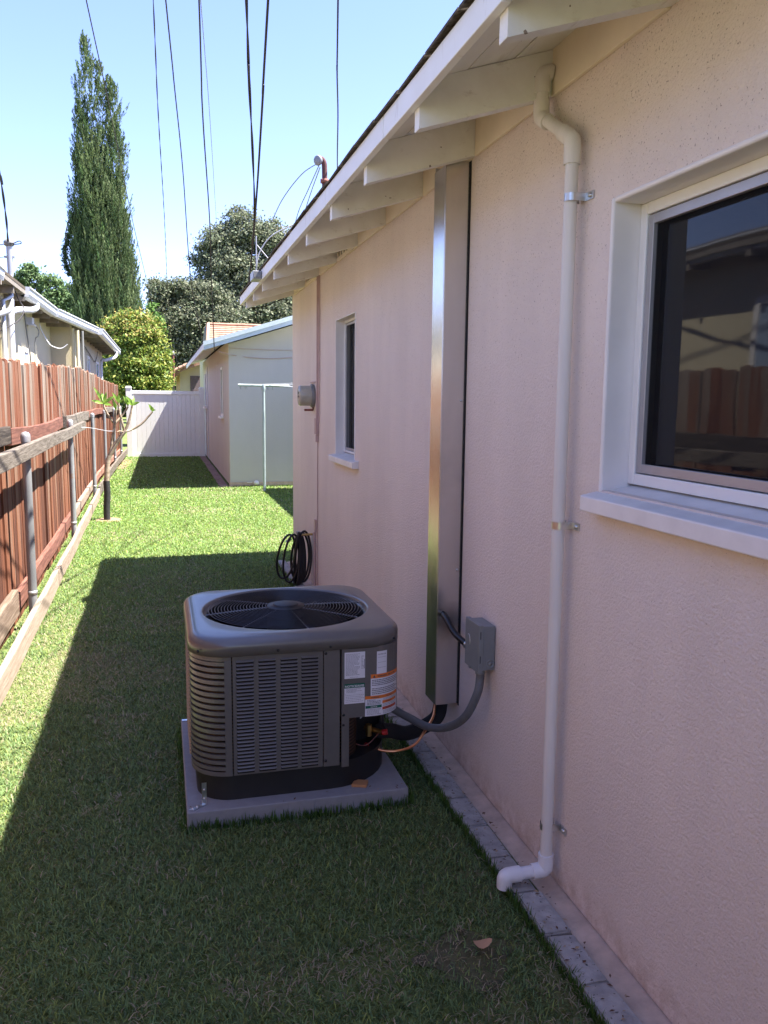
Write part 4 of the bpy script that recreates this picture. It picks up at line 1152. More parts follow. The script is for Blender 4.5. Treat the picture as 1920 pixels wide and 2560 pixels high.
# ------------------------------------------------------------------ neighbour's house (left)
nh = thing('neighbour_house', (-1.6, 9, 0), 'cream stucco house with white gutters standing beyond the wooden fence', 'house')
def wallbox(name, *b, mat='cream'):
    w = MB(); w.box(*b); return w.build(name, M[mat], nh)
wallbox('wall', -1.17, -1.05, 0.5, 8.20, 0, 1.80)
wallbox('wall', -1.05, -0.86, 9.00, 9.12, 0, 1.72)
wallbox('wall', -1.17, -1.05, 8.2001, 9.12, 0, 1.80)
wallbox('wall', -0.98, -0.86, 9.1201, 13.75, 0, 1.72)
wallbox('wall', -3.8, -0.981, 13.63, 13.75, 0, 1.72)
ev = [(-0.905, 0.3), (-0.905, 7.95), (-0.700, 9.95), (-0.662, 10.0), (-0.662, 14.5)]
w = MB()
EZ = 1.745
for (xa, ya), (xb, yb) in zip(ev[:-1], ev[1:]):
    w.hexa([(xa, ya, EZ), (xb, yb, EZ), (-4.2, yb, EZ+1.0), (-4.2, ya, EZ+1.0), (xa, ya, EZ+.02), (xb, yb, EZ+.02), (-4.2, yb, EZ+1.02), (-4.2, ya, EZ+1.02)])
w.build('roof', M['shingle'], nh)
w = MB()
for (xa, ya), (xb, yb) in zip(ev[:-1], ev[1:]):
    w.hexa([(xa-.002, ya, EZ-.03), (xb-.002, yb, EZ-.03), (-1.08, yb, EZ-.005), (-1.08, ya, EZ-.005), (xa-.002, ya, EZ-.001), (xb-.002, yb, EZ-.001), (-1.08, yb, EZ+.02), (-1.08, ya, EZ+.02)])
w.build('eave', M['underroof'], nh)
w = MB()
yy = 0.6
while yy < 14.4:
    xe = float(np.interp(yy, [p[1] for p in ev], [p[0] for p in ev]))
    w.box(-1.06, xe-.01, yy, yy+.03, EZ-.075, EZ-.031); yy += 0.45
w.build('rafter_tails', M['underroof'], nh, kind='stuff')
def gutter(pa, pb):
    (xa, ya), (xb, yb) = pa, pb
    w = MB()
    prof_ = [(0.0, 0.028), (0.0, -0.045), (0.040, -0.045), (0.052, -0.020), (0.052, 0.012), (0.062, 0.020), (0.062, 0.028), (0.056, 0.028), (0.050, 0.016), (0.046, 0.012), (0.044, -0.018), (0.036, -0.039), (0.006, -0.039), (0.006, 0.028)]
    A = [(xa+p, ya, EZ+q-.004) for p, q in prof_]; B = [(xb+p, yb, EZ+q-.004) for p, q in prof_]
    loops(w, [A, B], 0, False)
    for L, (xx, y2) in ((A, pa), (B, pb)): w.quad((xx, y2, EZ-.047), (xx+.05, y2, EZ-.047), (xx+.06, y2, EZ+.023), (xx, y2, EZ+.023))
    return w.build('gutter', M['gutter'], nh)
gutter((-0.935, 6.45), (-0.915, 7.93)); gutter((-0.905, 7.95), (-0.705, 9.93)); gutter((-0.668, 10.02), (-0.668, 14.4)); gutter((-0.98, 0.3), (-0.955, 5.6))
def nt(name, pts, r, mat, seg=10): w = MB(); w.tube(pts, r, seg); return w.build(name, M[mat], nh)
nt('downspout', spline([(-0.90, 6.92, 1.70), (-0.90, 6.90, 1.665), (-0.915, 6.75, 1.635), (-0.94, 6.45, 1.605), (-0.97, 6.30, 1.58), (-0.98, 6.25, 1.52), (-0.98, 6.25, 1.0)], 5), 0.024, 'gutter')
nt('downspout', spline([(-0.645, 13.6, 1.70), (-0.645, 13.55, 1.64), (-0.68, 13.4, 1.59), (-0.78, 13.3, 1.55), (-0.85, 13.28, 1.50), (-0.85, 13.25, 1.0)], 5), 0.024, 'gutter')
nt('vent_pipe', [(-0.843, 8.965, 1.0), (-0.836, 8.965, 1.68)], 0.017, 'cream'); nt('vent_pipe', [(-0.795, 8.95, 1.0), (-0.79, 8.95, 1.66)], 0.017, 'cream')
nt('vent_pipe', [(-0.752, 9.01, 1.0), (-0.748, 9.01, 1.66)], 0.013, 'metergrey')
nt('conduit', [(-0.985, 6.0, 0.9), (-0.985, 6.0, 1.62), (-0.95, 6.12, 1.66), (-0.95, 6.14, 1.80)], 0.017, 'alu')
nt('conduit', [(-1.02, 6.1, 0.9), (-1.02, 6.1, 1.66)], 0.020, 'cream')
nt('conduit', spline([(-0.95, 6.13, 1.64), (-0.95, 6.09, 1.585), (-0.965, 5.95, 1.54), (-1.0, 5.2, 1.42)], 5), 0.018, 'alu')
nt('wire', spline([(-1.02, 8.0, 1.64), (-1.00, 8.0, 1.567), (-0.943, 8.0, 1.462), (-0.89, 8.0, 1.432), (-0.848, 8.0, 1.427), (-0.815, 8.0, 1.445), (-0.791, 8.0, 1.466)], 6), 0.0038, 'label', 6)
nt('wire', spline([(-1.04, 7.3, 1.66), (-1.035, 7.35, 1.50), (-1.03, 7.45, 1.30), (-1.03, 7.5, 1.0)], 6), 0.006, 'metergrey', 6)
nt('wire', spline([(-1.02, 7.6, 1.62), (-0.98, 7.62, 1.55), (-0.985, 7.6, 1.50), (-1.01, 7.6, 1.45), (-1.02, 7.6, 1.1)], 6), 0.004, 'metergrey', 6)
nt('wire', spline([(-0.94, 6.2, 1.72), (-0.93, 6.3, 1.66), (-0.90, 6.3, 1.60), (-0.915, 6.2, 1.52), (-0.99, 6.05, 1.44), (-1.02, 5.8, 1.40)], 6), 0.004, 'cable', 6)
nt('wire', spline([(-0.85, 9.9, 1.64), (-0.85, 10.6, 1.58), (-0.85, 11.6, 1.50), (-0.85, 12.0, 1.47), (-0.85, 12.4, 1.55), (-0.85, 12.6, 1.64)], 6), 0.004, 'cable', 6)
w = MB(); w.box(-1.05, -1.0, 7.42, 7.52, 1.585, 1.64); w.box(-1.03, -0.985, 7.40, 7.54, 1.575, 1.586); w.build('porch_lamp', M['gutter'], nh)
for (xw, y0, y1, z0, z1) in ((-1.05, 7.15, 7.42, 1.05, 1.385), (-0.86, 10.80, 11.15, 1.08, 1.50), (-0.86, 12.25, 12.75, 1.12, 1.49), (-1.05, 2.2, 3.4, 1.0, 1.5)):
    w = MB(); frame_rect(w, xw+.001, xw+.014, y0, y1, z0, z1, .035); wi = w.build('window', M['white'], nh)
    w = MB(); w.box(xw+.002, xw+.006, y0+.035, y1-.035, z0+.035, z1-.035); w.build('pane', M['winglass'], wi)
# service mast
nm = thing('service_mast', (-0.95, 6.15, 1.6), 'grey service mast with weatherhead rising through the neighbour eave', 'service mast')
w = MB(); w.tube([(-0.95, 6.15, 1.80), (-0.952, 6.15, 1.99)], 0.019, 12); w.build('pipe', M['alu'], nm)
w = MB(); w.lathe((-0.952, 6.15, 1.99), (0, 0, 1), [(0.022, 0), (0.032, 0.008), (0.034, 0.03), (0.02, 0.045), (0, 0.048)], 12); w.build('weatherhead', M['metergrey'], nm)
w = MB(); w.box(-0.985, -0.92, 6.14, 6.16, 1.915, 1.927); w.build('clamp', M['alu'], nm)
w = MB()
w.tube(spline([(-0.95, 6.13, 2.01), (-0.92, 6.1, 2.002), (-0.88, 6.1, 2.02), (-0.87, 6.1, 2.005), (-0.92, 6.1, 1.995)], 5), 0.0032, 6)
w.tube(spline([(-0.96, 6.13, 2.01), (-1.0, 6.1, 1.99), (-1.05, 6.1, 2.02)], 5), 0.0032, 6)
w.tube(spline([(-0.97, 6.13, 1.92), (-1.01, 6.1, 1.905), (-1.06, 6.1, 1.90)], 5), 0.002, 6)
w.tube(spline([(-1.06, 6.05, 1.88), (-0.98, 6.05, 1.80), (-0.95, 6.05, 1.72)], 5), 0.003, 6)
w.build('drip_loop', M['cable'], nm)

# ------------------------------------------------------------------ far houses
fh = thing('far_house', (0.8, 22, 0), 'cream house with brown tile roof edge showing past the garage eave', 'house')
w = MB(); w.prism([(0.49, 0), (3.2, 0), (3.2, 1.90+.8), (1.15, 1.90), (0.49, 1.655)], 1, 22.0, 22.2); w.build('wall', M['cream'], fh)
w = MB(); w.box(0.488, 0.60, 22.2, 27, 0, 1.62); w.build('side_wall', simple('ochre_wall', (.42, .28, .13), .8), fh)
w = MB(); w.box(0.30, 0.36, 21.93, 21.99, 0, 1.5); w.build('porch_post', M['bark'], fh)
w = MB(); w.prism([(0.14, 1.46), (0.30, 1.62), (0.56, 1.76), (1.2, 2.0), (1.2, 1.92), (0.56, 1.68), (0.30, 1.55)], 1, 21.6, 27); w.build('roof', M['tile'], fh)
for i, (xa, za) in enumerate(((0.16, 1.49), (0.26, 1.60), (0.36, 1.68), (0.47, 1.735), (0.58, 1.79), (0.69, 1.835), (0.80, 1.88))):
    w = MB(); w.tube([(xa, 21.55, za), (xa+.11, 21.55, za+.055)], 0.05, 8, rs=[.05, .035]); w.build('ridge_tile', M['tile'], fh)
w = MB(); w.box(0.75, 1.15, 21.97, 21.995, 1.05, 1.56); w.build('bare_vine', simple('dead_vine', (.16, .12, .13), .95, var=.6, scale=60, bump=1, bscale=60, bd=.03), fh)
rm = thing('rusty_mast', (0.33, 21, 0), 'slim rusty red mast rising from the far tiled roof', 'mast')
w = MB(); w.tube([(0.33, 21, 1.3), (0.325, 21, 2.03)], 0.022, 8); w.build('pipe', M['rust'], rm)
w = MB(); w.lathe((0.325, 21, 2.03), (0, 0, 1), [(.03, 0), (.04, .03), (.02, .09), (0, .1)], 8); w.build('cap', M['metergrey'], rm)
w = MB(); w.tube(spline([(0.30, 21, 2.08), (0.22, 21, 1.95), (0.20, 21, 1.75), (0.24, 21, 1.55)], 5), .006, 5); w.tube(spline([(0.35, 21, 2.08), (0.40, 21, 1.95), (0.38, 21, 1.85)], 5), .006, 5); w.build('wire', M['cable'], rm)
tr_ = thing('tiled_roof_house', (1.6, 19, 0), 'house whose orange clay tile roof shows above the garage gable', 'house')
w = MB(); w.box(0.95, 4.5, 17.8, 21, 0, 2.15); w.build('wall', M['cream'], tr_)
nr = 9
for i in range(nr):
    z0 = 2.12+(2.56-2.12)*i/nr; z1 = z0+0.052; ya = 17.3+1.2*i/nr
    xl = 0.945+0.01*i
    k = 0
    xx = xl
    while xx < 4.4:
        w = MB() if k == 0 else w
        w.prism([(ya, z0+0.020), (ya+0.17, z1+0.004), (ya+0.17, z1-0.008), (ya+0.012, z0-0.002), (ya, z0-0.002)], 0, xx+.001, xx+.121); k += 1; xx += 0.122
    w.build('tile_course', M['tile'], tr_, kind='stuff')
w = MB(); w.tube([(0.94, 17.28, 2.13), (1.03, 18.5, 2.585)], 0.035, 8); w.tube([(1.02, 18.5, 2.585), (4.4, 18.5, 2.585)], 0.03, 8); w.build('hip_ridge', M['tile'], tr_)
w = MB(); w.prism([(17.37, 2.09), (18.53, 2.53), (20.5, 2.1)], 0, 0.96, 4.4); w.build('roof_deck', M['underroof'], tr_)

# ------------------------------------------------------------------ overhead wires
W_ = {
'L1': ([(-0.465,7.0,3.951),(-0.440,9.5,3.999),(-0.345,14.0,3.695),(-0.156,20.0,3.244),(-0.094,24.0,3.014)], .0062, 'cable', 'black wire crossing in front of the tall cypress'),
'L2': ([(0.018,6.0,3.583),(0.043,8.0,3.488),(0.112,12.0,3.40),(0.202,18.0,3.080),(0.384,26.0,2.243)], .0060, 'cable', 'wavy twisted overhead wire just right of the cypress'),
'L3': ([(0.081,5.0,3.161),(0.139,6.0,3.081),(0.221,7.2,2.828),(0.325,8.7,2.150),(0.455,9.25,1.603)], .0058, 'cable', 'overhead wire ending at the low left corner of the garage roof'),
'L4': ([(0.234,4.5,2.965),(0.312,5.8,2.830),(0.446,7.5,2.503),(0.521,8.6,2.012),(0.568,9.12,1.510)], .0066, 'cable', 'reddish black overhead wire dropping to the pale blue garage trim'),
'L4b': ([(0.489,9.0,4.847),(0.799,13.0,5.111),(1.337,20.0,5.119),(2.077,30.0,5.792)], .006, 'cablegrey', 'faint thin grey wire beside the reddish black one'),
'L5': ([(0.312,3.0,2.330),(0.359,3.4,2.259),(0.437,4.0,2.122),(0.487,4.4,1.942),(0.505,4.70,1.834)], .0066, 'cable', 'thick twisted wire joining the straight drop to the house eave corner'),
'L6': ([(0.385,3.0,2.339),(0.426,3.5,2.215),(0.480,4.2,2.030),(0.509,4.7,1.834),(0.515,5.12,1.570)], .0062, 'cable', 'straight service drop fixed at the far corner of the house eave'),
'L7': ([(0.668,3.2,2.461),(0.790,3.8,2.448),(0.920,4.4,2.453),(1.085,5.2,2.399),(1.35,6.4,2.2)], .0050, 'cable', 'lone wire passing down behind the house roof'),
'L8': ([(-0.726,4.4,2.133),(-0.784,4.9,2.136),(-0.876,5.6,2.072),(-0.952,6.12,2.02)], .0075, 'cable', 'twisted wire at the left edge running to the service mast'),
}
for k_, (pts, r_, mt_, lab) in W_.items():
    a, b = Vector(pts[0]), Vector(pts[1]); d = (a-b)/(b-a).length
    ext = a + d*(a.y+2.5) if k_ != 'L4b' else a+d*6
    ext.z = a.z + (ext.z-a.z)*0.8
    P = [ext] + [Vector(p) for p in pts]
    S = spline(P, 14 if k_ not in ('L2', 'L8', 'L5') else 30)
    wb = MB(); r_ = r_*0.82
    if k_ in ('L2', 'L5', 'L8'):
        Q1, Q2 = [], []
        L_ = 0; prev = S[0]
        for p in S:
            L_ += (p-prev).length; prev = p
            ph = L_*2*math.pi/(0.9 if k_ != 'L2' else 1.1)
            o_ = Vector((math.cos(ph), 0, math.sin(ph)))*r_*0.55
            Q1.append(p+o_); Q2.append(p-o_)
        wb.tube(Q1, r_*0.62, 6); wb.tube(Q2, r_*0.62, 6)
    else:
        wb.tube(S, r_, 6)
    wb.build('overhead_wire', M[mt_], origin=pts[-1], label=lab, category='wire')
ms = thing('roof_mast', (0.957, 4.95, 1.75), 'red pipe service mast with curved weatherhead on the house roof', 'service mast')
w = MB(); w.tube(spline([(0.965, 4.98, 1.74), (0.963, 4.98, 2.20), (0.962, 4.98, 2.34), (0.957, 4.98, 2.378), (0.940, 4.98, 2.395), (0.922, 4.98, 2.385)], 6), 0.016, 12); w.build('pipe', M['darkrust'], ms)
w = MB(); w.lathe((0.925, 4.98, 2.384), (-0.7, -0.5, -0.1), [(0.026, -0.01), (0.030, 0.004), (0.026, 0.012), (0, 0.013)], 14); w.build('insulator_face', M['cablegrey'], ms)
w = MB(); w.lathe((0.963, 4.98, 2.27), (0, 0, 1), [(.021, -.01), (.026, -.01), (.026, .01), (.021, .01)], 12); w.build('coupling', M['rust'], ms)
for nm_, pts in (('M1', [(0.93,4.98,2.374),(0.878,5.3,2.380),(0.805,5.6,2.298),(0.783,6.0,2.230)]), ('M2', [(0.93,4.97,2.36),(0.939,5.4,2.320),(0.944,5.8,2.277),(0.964,6.2,2.215)]), ('M3', [(0.935,4.98,2.345),(0.955,5.4,2.30),(0.975,5.8,2.24),(1.0,6.2,2.16)])):
    w = MB(); w.tube(spline(pts, 8), 0.0032, 6); w.build('lead_wire', M['cablegrey'], ms)
# eave corner fittings
jb = thing('eave_light', (0.46, 4.03, 1.55), 'small grey box light clipped to the fascia near the far eave corner', 'light')
w = MB(); w.box(0.430, 0.471, 3.98, 4.10, 1.555, 1.592); w.build('housing', M['alu'], jb, bevel=0.002)
w = MB(); w.box(0.434, 0.466, 3.972, 3.979, 1.56, 1.588); w.build('lens', M['metergrey'], jb)
an = thing('roof_antenna', (0.555, 4.9, 1.63), 'thin metal television antenna standing on the far roof corner', 'antenna')
w = MB(); w.tube([(0.555, 4.95, 1.62), (0.556, 4.95, 1.93)], .0035, 6); w.build('mast', M['alu'], an)
w = MB(); w.tube(spline([(0.553, 4.95, 1.74), (0.575, 4.95, 1.84), (0.65, 4.95, 1.94), (0.80, 4.95, 2.02)], 6), .0035, 6); w.build('boom', M['alu'], an)
w = MB(); w.tube([(0.56, 4.95, 1.88), (0.64, 4.95, 1.79)], .003, 6); w.build('element', M['alu'], an)
w = MB(); w.tube([(0.70, 4.95, 2.0), (0.73, 4.95, 1.94)], .0025, 6); w.build('element', M['alu'], an)
ec = MB(); ec.tube(spline([(0.50, 5.06, 1.60), (0.505, 5.04, 1.545), (0.54, 5.0, 1.530), (0.62, 4.99, 1.545), (0.72, 4.985, 1.59)], 6), .003, 6)
ec.build('eave_cable', M['cable'], origin=(0.5, 5.05, 1.6), label='black cable looping under the far eave corner to the wall', category='cable')

# ------------------------------------------------------------------ foliage builders
def leaves(name, C, size, cols, parent=None, mat=None, up=None, aspect=0.5, tags=None, origin=(0, 0, 0), updir=None, droop=0.0, fold=True):
    """C: Nx3 centres (units). one diamond per leaf"""
    n = len(C)
    if updir is None:
        a = rng.normal(size=(n, 3)); a /= np.linalg.norm(a, axis=1)[:, None]
    else:
        a = updir + rng.normal(size=(n, 3))*0.22; a /= np.linalg.norm(a, axis=1)[:, None]
    if up is not None:
        nn = up + rng.normal(size=(n, 3))*0.75
    else:
        nn = rng.normal(size=(n, 3))
    nn -= a*np.sum(nn*a, axis=1)[:, None]; nn /= (np.linalg.norm(nn, axis=1)[:, None]+1e-9)
    b = np.cross(nn, a)
    s = (size*rng.uniform(0.6, 1.35, n))[:, None]
    V = np.empty((n, 4, 3), np.float32)
    V[:, 0] = C - a*s; V[:, 1] = C + b*s*aspect + nn*s*0.12; V[:, 2] = C + a*s; V[:, 3] = C - b*s*aspect + nn*s*0.12
    V = V.reshape(-1, 3)
    o = np.array(parent['_o'] if parent is not None else origin)
    V = (V-o)*U
    me = D.meshes.new(name)
    me.vertices.add(4*n); me.vertices.foreach_set('co', V.ravel())
    me.loops.add(4*n); me.loops.foreach_set('vertex_index', np.arange(4*n, dtype=np.int32))
    me.polygons.add(n); me.polygons.foreach_set('loop_start', np.arange(n, dtype=np.int32)*4)
    me.update(calc_edges=True)
    ca = me.color_attributes.new('Col', 'FLOAT_COLOR', 'POINT')
    cc = np.ones((n, 4, 4), np.float32); cc[:, :, :3] = cols[:, None, :]
    ca.data.foreach_set('color', cc.ravel())
    me.materials.append(mat or M['leaf'])
    ob = D.objects.new(name, me); COL.objects.link(ob)
    if parent is not None: ob.parent = parent
    else: ob.location = o*U
    ob['_o'] = tuple(float(q) for q in o)
    return ob
def palette(n, base, var, alt=None, pa=0.0):
    c = np.array(base)[None, :]*rng.uniform(1-var, 1+var, (n, 1))*rng.uniform(0.9, 1.1, (n, 3))
    if alt is not None:
        m = rng.random(n) < pa; c[m] = np.array(alt)*rng.uniform(0.8, 1.2, (m.sum(), 1))
    return c.astype(np.float32)
def clumpy(blobs, per, csz, nclump, surf=0.75):
    """blobs: (cx,cy,cz,rx,ry,rz). returns centres, outward dirs"""
    out = []; up = []
    vol = np.array([b[3]*b[5] for b in blobs]); vol = vol/vol.sum()
    for b, v in zip(blobs, vol):
        nc = max(6, int(nclump*v))
        d = rng.normal(size=(nc, 3)); d /= np.linalg.norm(d, axis=1)[:, None]
        rad = np.where(rng.random(nc) < surf, rng.uniform(0.78, 1.06, nc), rng.uniform(0.3, 0.8, nc))
        cc = np.array(b[:3]) + d*rad[:, None]*np.array(b[3:6])
        sz = csz*rng.uniform(0.6, 1.5, nc)
        for c_, s__, dd_ in zip(cc, sz, d):
            p = rng.normal(size=(per, 3))*0.5*s__*np.array([1, 1, 0.62])+c_
            out.append(p); up.append(np.repeat((dd_*0.6+np.array([0.2, -.2, .8]))[None, :], per, 0))
    return np.concatenate(out), np.concatenate(up)
def limbs(mb, base, tips, r0, seg=7):
    for t_ in tips:
        b_ = Vector(base); e = Vector(t_); m1 = b_.lerp(e, .4)+Vector((random.uniform(-.1, .1), random.uniform(-.1, .1), .12)); 
        S = spline([b_, m1, e], 6); mb.tube(S, r0, seg, rs=[r0*(1-.85*i/(len(S)-1)) for i in range(len(S))])

# cypress
cyp = thing('cypress_tree', (-1.35, 25, 0), 'very tall dark green columnar cypress rising behind the neighbour house', 'tree')
w = MB(); w.tube([(-1.4, 25, 0), (-1.42, 25, 3.5), (-1.5, 25, 8)], .16, 10, rs=[.2, .14, .04]); w.build('trunk', M['bark'], cyp)
lead = [(-1.74, 25.0, 10.95, .17), (-1.38, 25.1, 10.35, .17), (-1.05, 25.0, 9.95, .14), (-1.94, 25.1, 9.3, .14), (-1.78, 24.9, 8.9, .24), (-1.06, 24.95, 8.9, .20), (-1.40, 24.8, 8.6, .26),
        (-1.96, 24.95, 7.7, .22), (-0.99, 24.85, 7.6, .22), (-1.60, 24.7, 8.1, .32), (-1.22, 24.7, 7.3, .32), (-2.00, 24.9, 6.3, .24), (-0.88, 24.85, 6.5, .23), (-0.70, 24.95, 5.45, .19), (-0.80, 24.75, 4.8, .24),
        (-1.88, 24.7, 5.6, .30), (-1.40, 24.55, 6.1, .38), (-2.00, 24.8, 4.8, .24), (-1.05, 24.55, 5.2, .32), (-1.65, 24.5, 4.6, .34)]
Cs, Us, As, Cc = [], [], [], []
for (lx, ly, top, r) in lead:
    z0 = 2.0; top = top-0.42; r *= 1.0; ns = int((top-z0)*r*260)          # sprays
    z = z0+(top-z0)*rng.random(ns)
    tt = (z-z0)/(top-z0)
    prof_ = r*1.1*(1-np.clip(1-(top-z)/1.15, 0, 1)**1.3)*(0.88+0.12*np.sin(z*3.3+lx*9))+0.012
    th = rng.random(ns)*2*np.pi
    flute = 1+0.20*np.sin(th*4+z*1.3+lx*7)
    rad = prof_*flute*np.where(rng.random(ns) < 0.85, rng.uniform(.86, 1.08, ns), rng.uniform(0.5, 0.9, ns))
    xb_ = lx + 0.03*np.sin(z*1.7+lx*5)
    P = np.stack([xb_+rad*np.cos(th), ly+rad*np.sin(th), z], 1)
    per = 38
    q = rng.random((ns, per)); ax = np.stack([np.cos(th)*.26, np.sin(th)*.26, np.ones(ns)], 1)+rng.normal(size=(ns, 3))*.07
    L_ = rng.uniform(.30, .68, ns)*np.clip(.35+(top-z)/2.2, .35, 1)
    off = rng.normal(size=(ns, per, 3))*(0.040*(1-q*.8))[:, :, None]
    PP = P[:, None, :]+ax[:, None, :]*(q*L_[:, None])[:, :, None]+off
    Cs.append(PP.reshape(-1, 3)); d = np.stack([np.cos(th), np.sin(th), np.full(ns, .25)], 1); Us.append(np.repeat(d, per, 0)); As.append(np.repeat(ax, per, 0))
    c = palette(ns, (0.095, 0.140, 0.056), 0.35, (0.17, 0.22, 0.095), 0.25)
    c = np.repeat(c, per, 0)*(0.9+0.2*q.reshape(-1, 1)); Cc.append(c)
Cs = np.concatenate(Cs); Us = np.concatenate(Us); As = np.concatenate(As); Cc = np.concatenate(Cc).astype(np.float32)
leaves('crown', Cs, 0.040, Cc, cyp, M['leaf'], up=Us, aspect=0.26, updir=As)
# a loose side branch on the left flank
n = 1400; z = rng.uniform(4.3, 6.0, n); x = -2.33-0.12*np.sin((z-4.3)*3)+rng.normal(size=n)*.045
leaves('side_sprig', np.stack([x, 24.9+rng.normal(size=n)*.05, z], 1), .04, palette(n, (.05, .08, .035), .3), cyp, aspect=.4)
w = MB(); w.tube(spline([(-2.1, 24.9, 4.2), (-2.35, 24.9, 4.7), (-2.42, 24.9, 5.3), (-2.28, 24.9, 5.9)], 5), .015, 6); w.build('branch', M['bark'], cyp)

# yellow-green bush tree
bt = thing('bushy_tree', (-0.5, 18, 0), 'round bushy tree with yellow-green leaves behind the white vinyl fence', 'tree')
w = MB(); w.tube([(-.5, 18, 0), (-.48, 18, 1.2)], .06, 8); limbs(w, (-.48, 18, 1.1), [(-.9, 18, 2), (-.1, 18, 2.1), (-.5, 18.2, 2.6), (-.3, 17.7, 1.8)], .035); w.build('trunk', M['bark'], bt)
C, Up = clumpy([(-.52, 18, 2.18, .50, .5, .52), (-.85, 18, 1.75, .38, .4, .62), (-.15, 18.05, 1.75, .34, .4, .62), (-.5, 17.8, 1.45, .55, .4, .55), (-.78, 18, 2.25, .26, .3, .34), (-.30, 18, 2.35, .25, .3, .36), (-.05, 18.1, 1.35, .22, .3, .55)], 60, .15, 760, .7)
n = len(C); co = palette(n, (0.14, 0.21, 0.035), .3, (0.34, 0.35, 0.07), .34)
top_ = (C[:, 2] > 2.2) & (rng.random(n) < .25); co[top_] = np.array((.38, .30, .09))
leaves('crown', C, .034, co, bt, M['gloss_leaf'], up=Up, aspect=.5)
# green sprout on its upper right
C, Up = clumpy([(-.12, 18.3, 2.75, .10, .1, .28), (-.02, 18.3, 2.5, .14, .1, .2)], 40, .08, 26)
leaves('shoot', C, .035, palette(len(C), (.12, .22, .05), .25), bt, up=Up)

# left distant tree
lt = thing('distant_tree', (-3.5, 30, 0), 'airy mid-green tree behind the neighbour roof left of the cypress', 'tree')
w = MB(); w.tube([(-3.5, 30, 0), (-3.5, 30, 3.4)], .12, 8); limbs(w, (-3.5, 30, 2.8), [(-4.1, 30, 5.2), (-3.0, 30, 4.8), (-4.4, 30, 4.4), (-2.6, 30, 4.3), (-3.5, 30, 4.9)], .05); w.build('trunk', M['bark'], lt)
C, Up = clumpy([(-4.08, 30, 4.85, .34, .3, .42), (-4.42, 30, 4.45, .24, .3, .5), (-3.45, 30, 4.55, .45, .4, .42), (-2.85, 30, 4.2, .5, .4, .42), (-3.6, 30, 3.8, .9, .5, .5), (-2.6, 30, 3.6, .5, .4, .6), (-4.5, 30, 3.7, .4, .4, .5)], 34, .17, 620)
leaves('crown', C, .058, palette(len(C), (0.11, 0.175, 0.07), .35, (.18, .26, .11), .3), lt, up=Up)

# oak (grey green) behind the garage: two masses
oak = thing('oak_tree', (4.6, 38, 0), 'large grey-green oak towering behind the garage and tiled roof', 'tree')
w = MB(); w.tube([(4.4, 38, 0), (4.4, 38, 4)], .4, 10, rs=[.5, .35]); limbs(w, (4.4, 38, 3.5), [(3.4, 38, 8.8), (5.2, 38, 8.6), (2.2, 38, 7.4), (6.2, 38, 7.5), (4.2, 37, 7.2), (3.0, 37, 6.0), (5.5, 37, 6)], .17); w.build('trunk', M['bark'], oak)
C, Up = clumpy([(3.5, 38, 8.25, .95, .9, .95), (2.55, 38, 7.5, .75, .8, .75), (4.8, 38, 8.0, .95, .9, .85), (6.0, 38, 7.5, .95, .9, .85), (3.3, 37.6, 6.4, 1.2, 1, 1.1), (4.9, 37.6, 6.2, 1.4, 1, 1.2), (2.1, 38, 5.6, .95, 1, 1.0), (6.6, 38, 6, 1.2, 1, 1.3), (3.6, 37.2, 4.4, 1.9, 1, 1.4), (1.8, 38, 6.9, .35, .4, .28), (5.8, 37.2, 4, 1.6, 1, 1.5)], 80, .34, 1500, .72)
leaves('crown', C, .062, palette(len(C), (0.135, 0.155, 0.095), .4, (.22, .24, .155), .35), oak, up=Up, aspect=.6)
oak2 = thing('oak_tree', (0.8, 34, 0), 'lower dark olive oak filling the gap above the white vinyl fence', 'tree')
w = MB(); w.tube([(.9, 34, 0), (.9, 34, 2.6)], .25, 10, rs=[.3, .2]); limbs(w, (.9, 34, 2.2), [(.0, 34, 5), (1.2, 34, 5.3), (2.0, 34, 4.8), (.4, 33.5, 3.6)], .12); w.build('trunk', M['bark'], oak2)
C, Up = clumpy([(.15, 34, 4.95, .50, .6, .55), (1.0, 34, 5.05, .65, .6, .5), (1.9, 34, 4.8, .8, .7, .7), (.3, 33.6, 3.9, .65, .7, .75), (1.3, 33.6, 3.7, 1.0, .7, 1.0), (2.3, 33.6, 3.4, 1.0, .7, 1.1), (.5, 33.5, 2.6, .7, .6, .8), (1.6, 33.4, 2.3, 1.1, .6, .9), (-.1, 34, 5.3, .22, .3, .2)], 76, .28, 1050, .72)
leaves('crown', C, .055, palette(len(C), (0.10, 0.12, 0.068), .45, (.19, .20, .13), .35), oak2, up=Up, aspect=.6)
# hedge mass at the far end
C, Up = clumpy([(x_, 45+random.uniform(-1, 1), 1.4, 2.2, 1, 1.6) for x_ in np.linspace(-14, 16, 14)], 40, .4, 900)
hd = leaves('far_hedge', C, .15, palette(len(C), (.075, .11, .045), .4), None, up=Up, aspect=.6, origin=(0, 45, 0)); hd['kind'] = 'stuff'
# dark bare shrub by the far house
sh = MB()
for i in range(12): 
    a = random.uniform(-.12, .12); sh.tube(spline([(.05+a*.3, 21.3, 0), (.05+a, 21.3, 1.2), (.05+a*1.6+random.uniform(-.05, .05), 21.3, 1.62)], 4), .014, 5)
sh.build('bare_shrub', M['metergrey'], origin=(.05, 21.3, 0), label='dark bare stems of a shrub above the gate top', category='shrub')

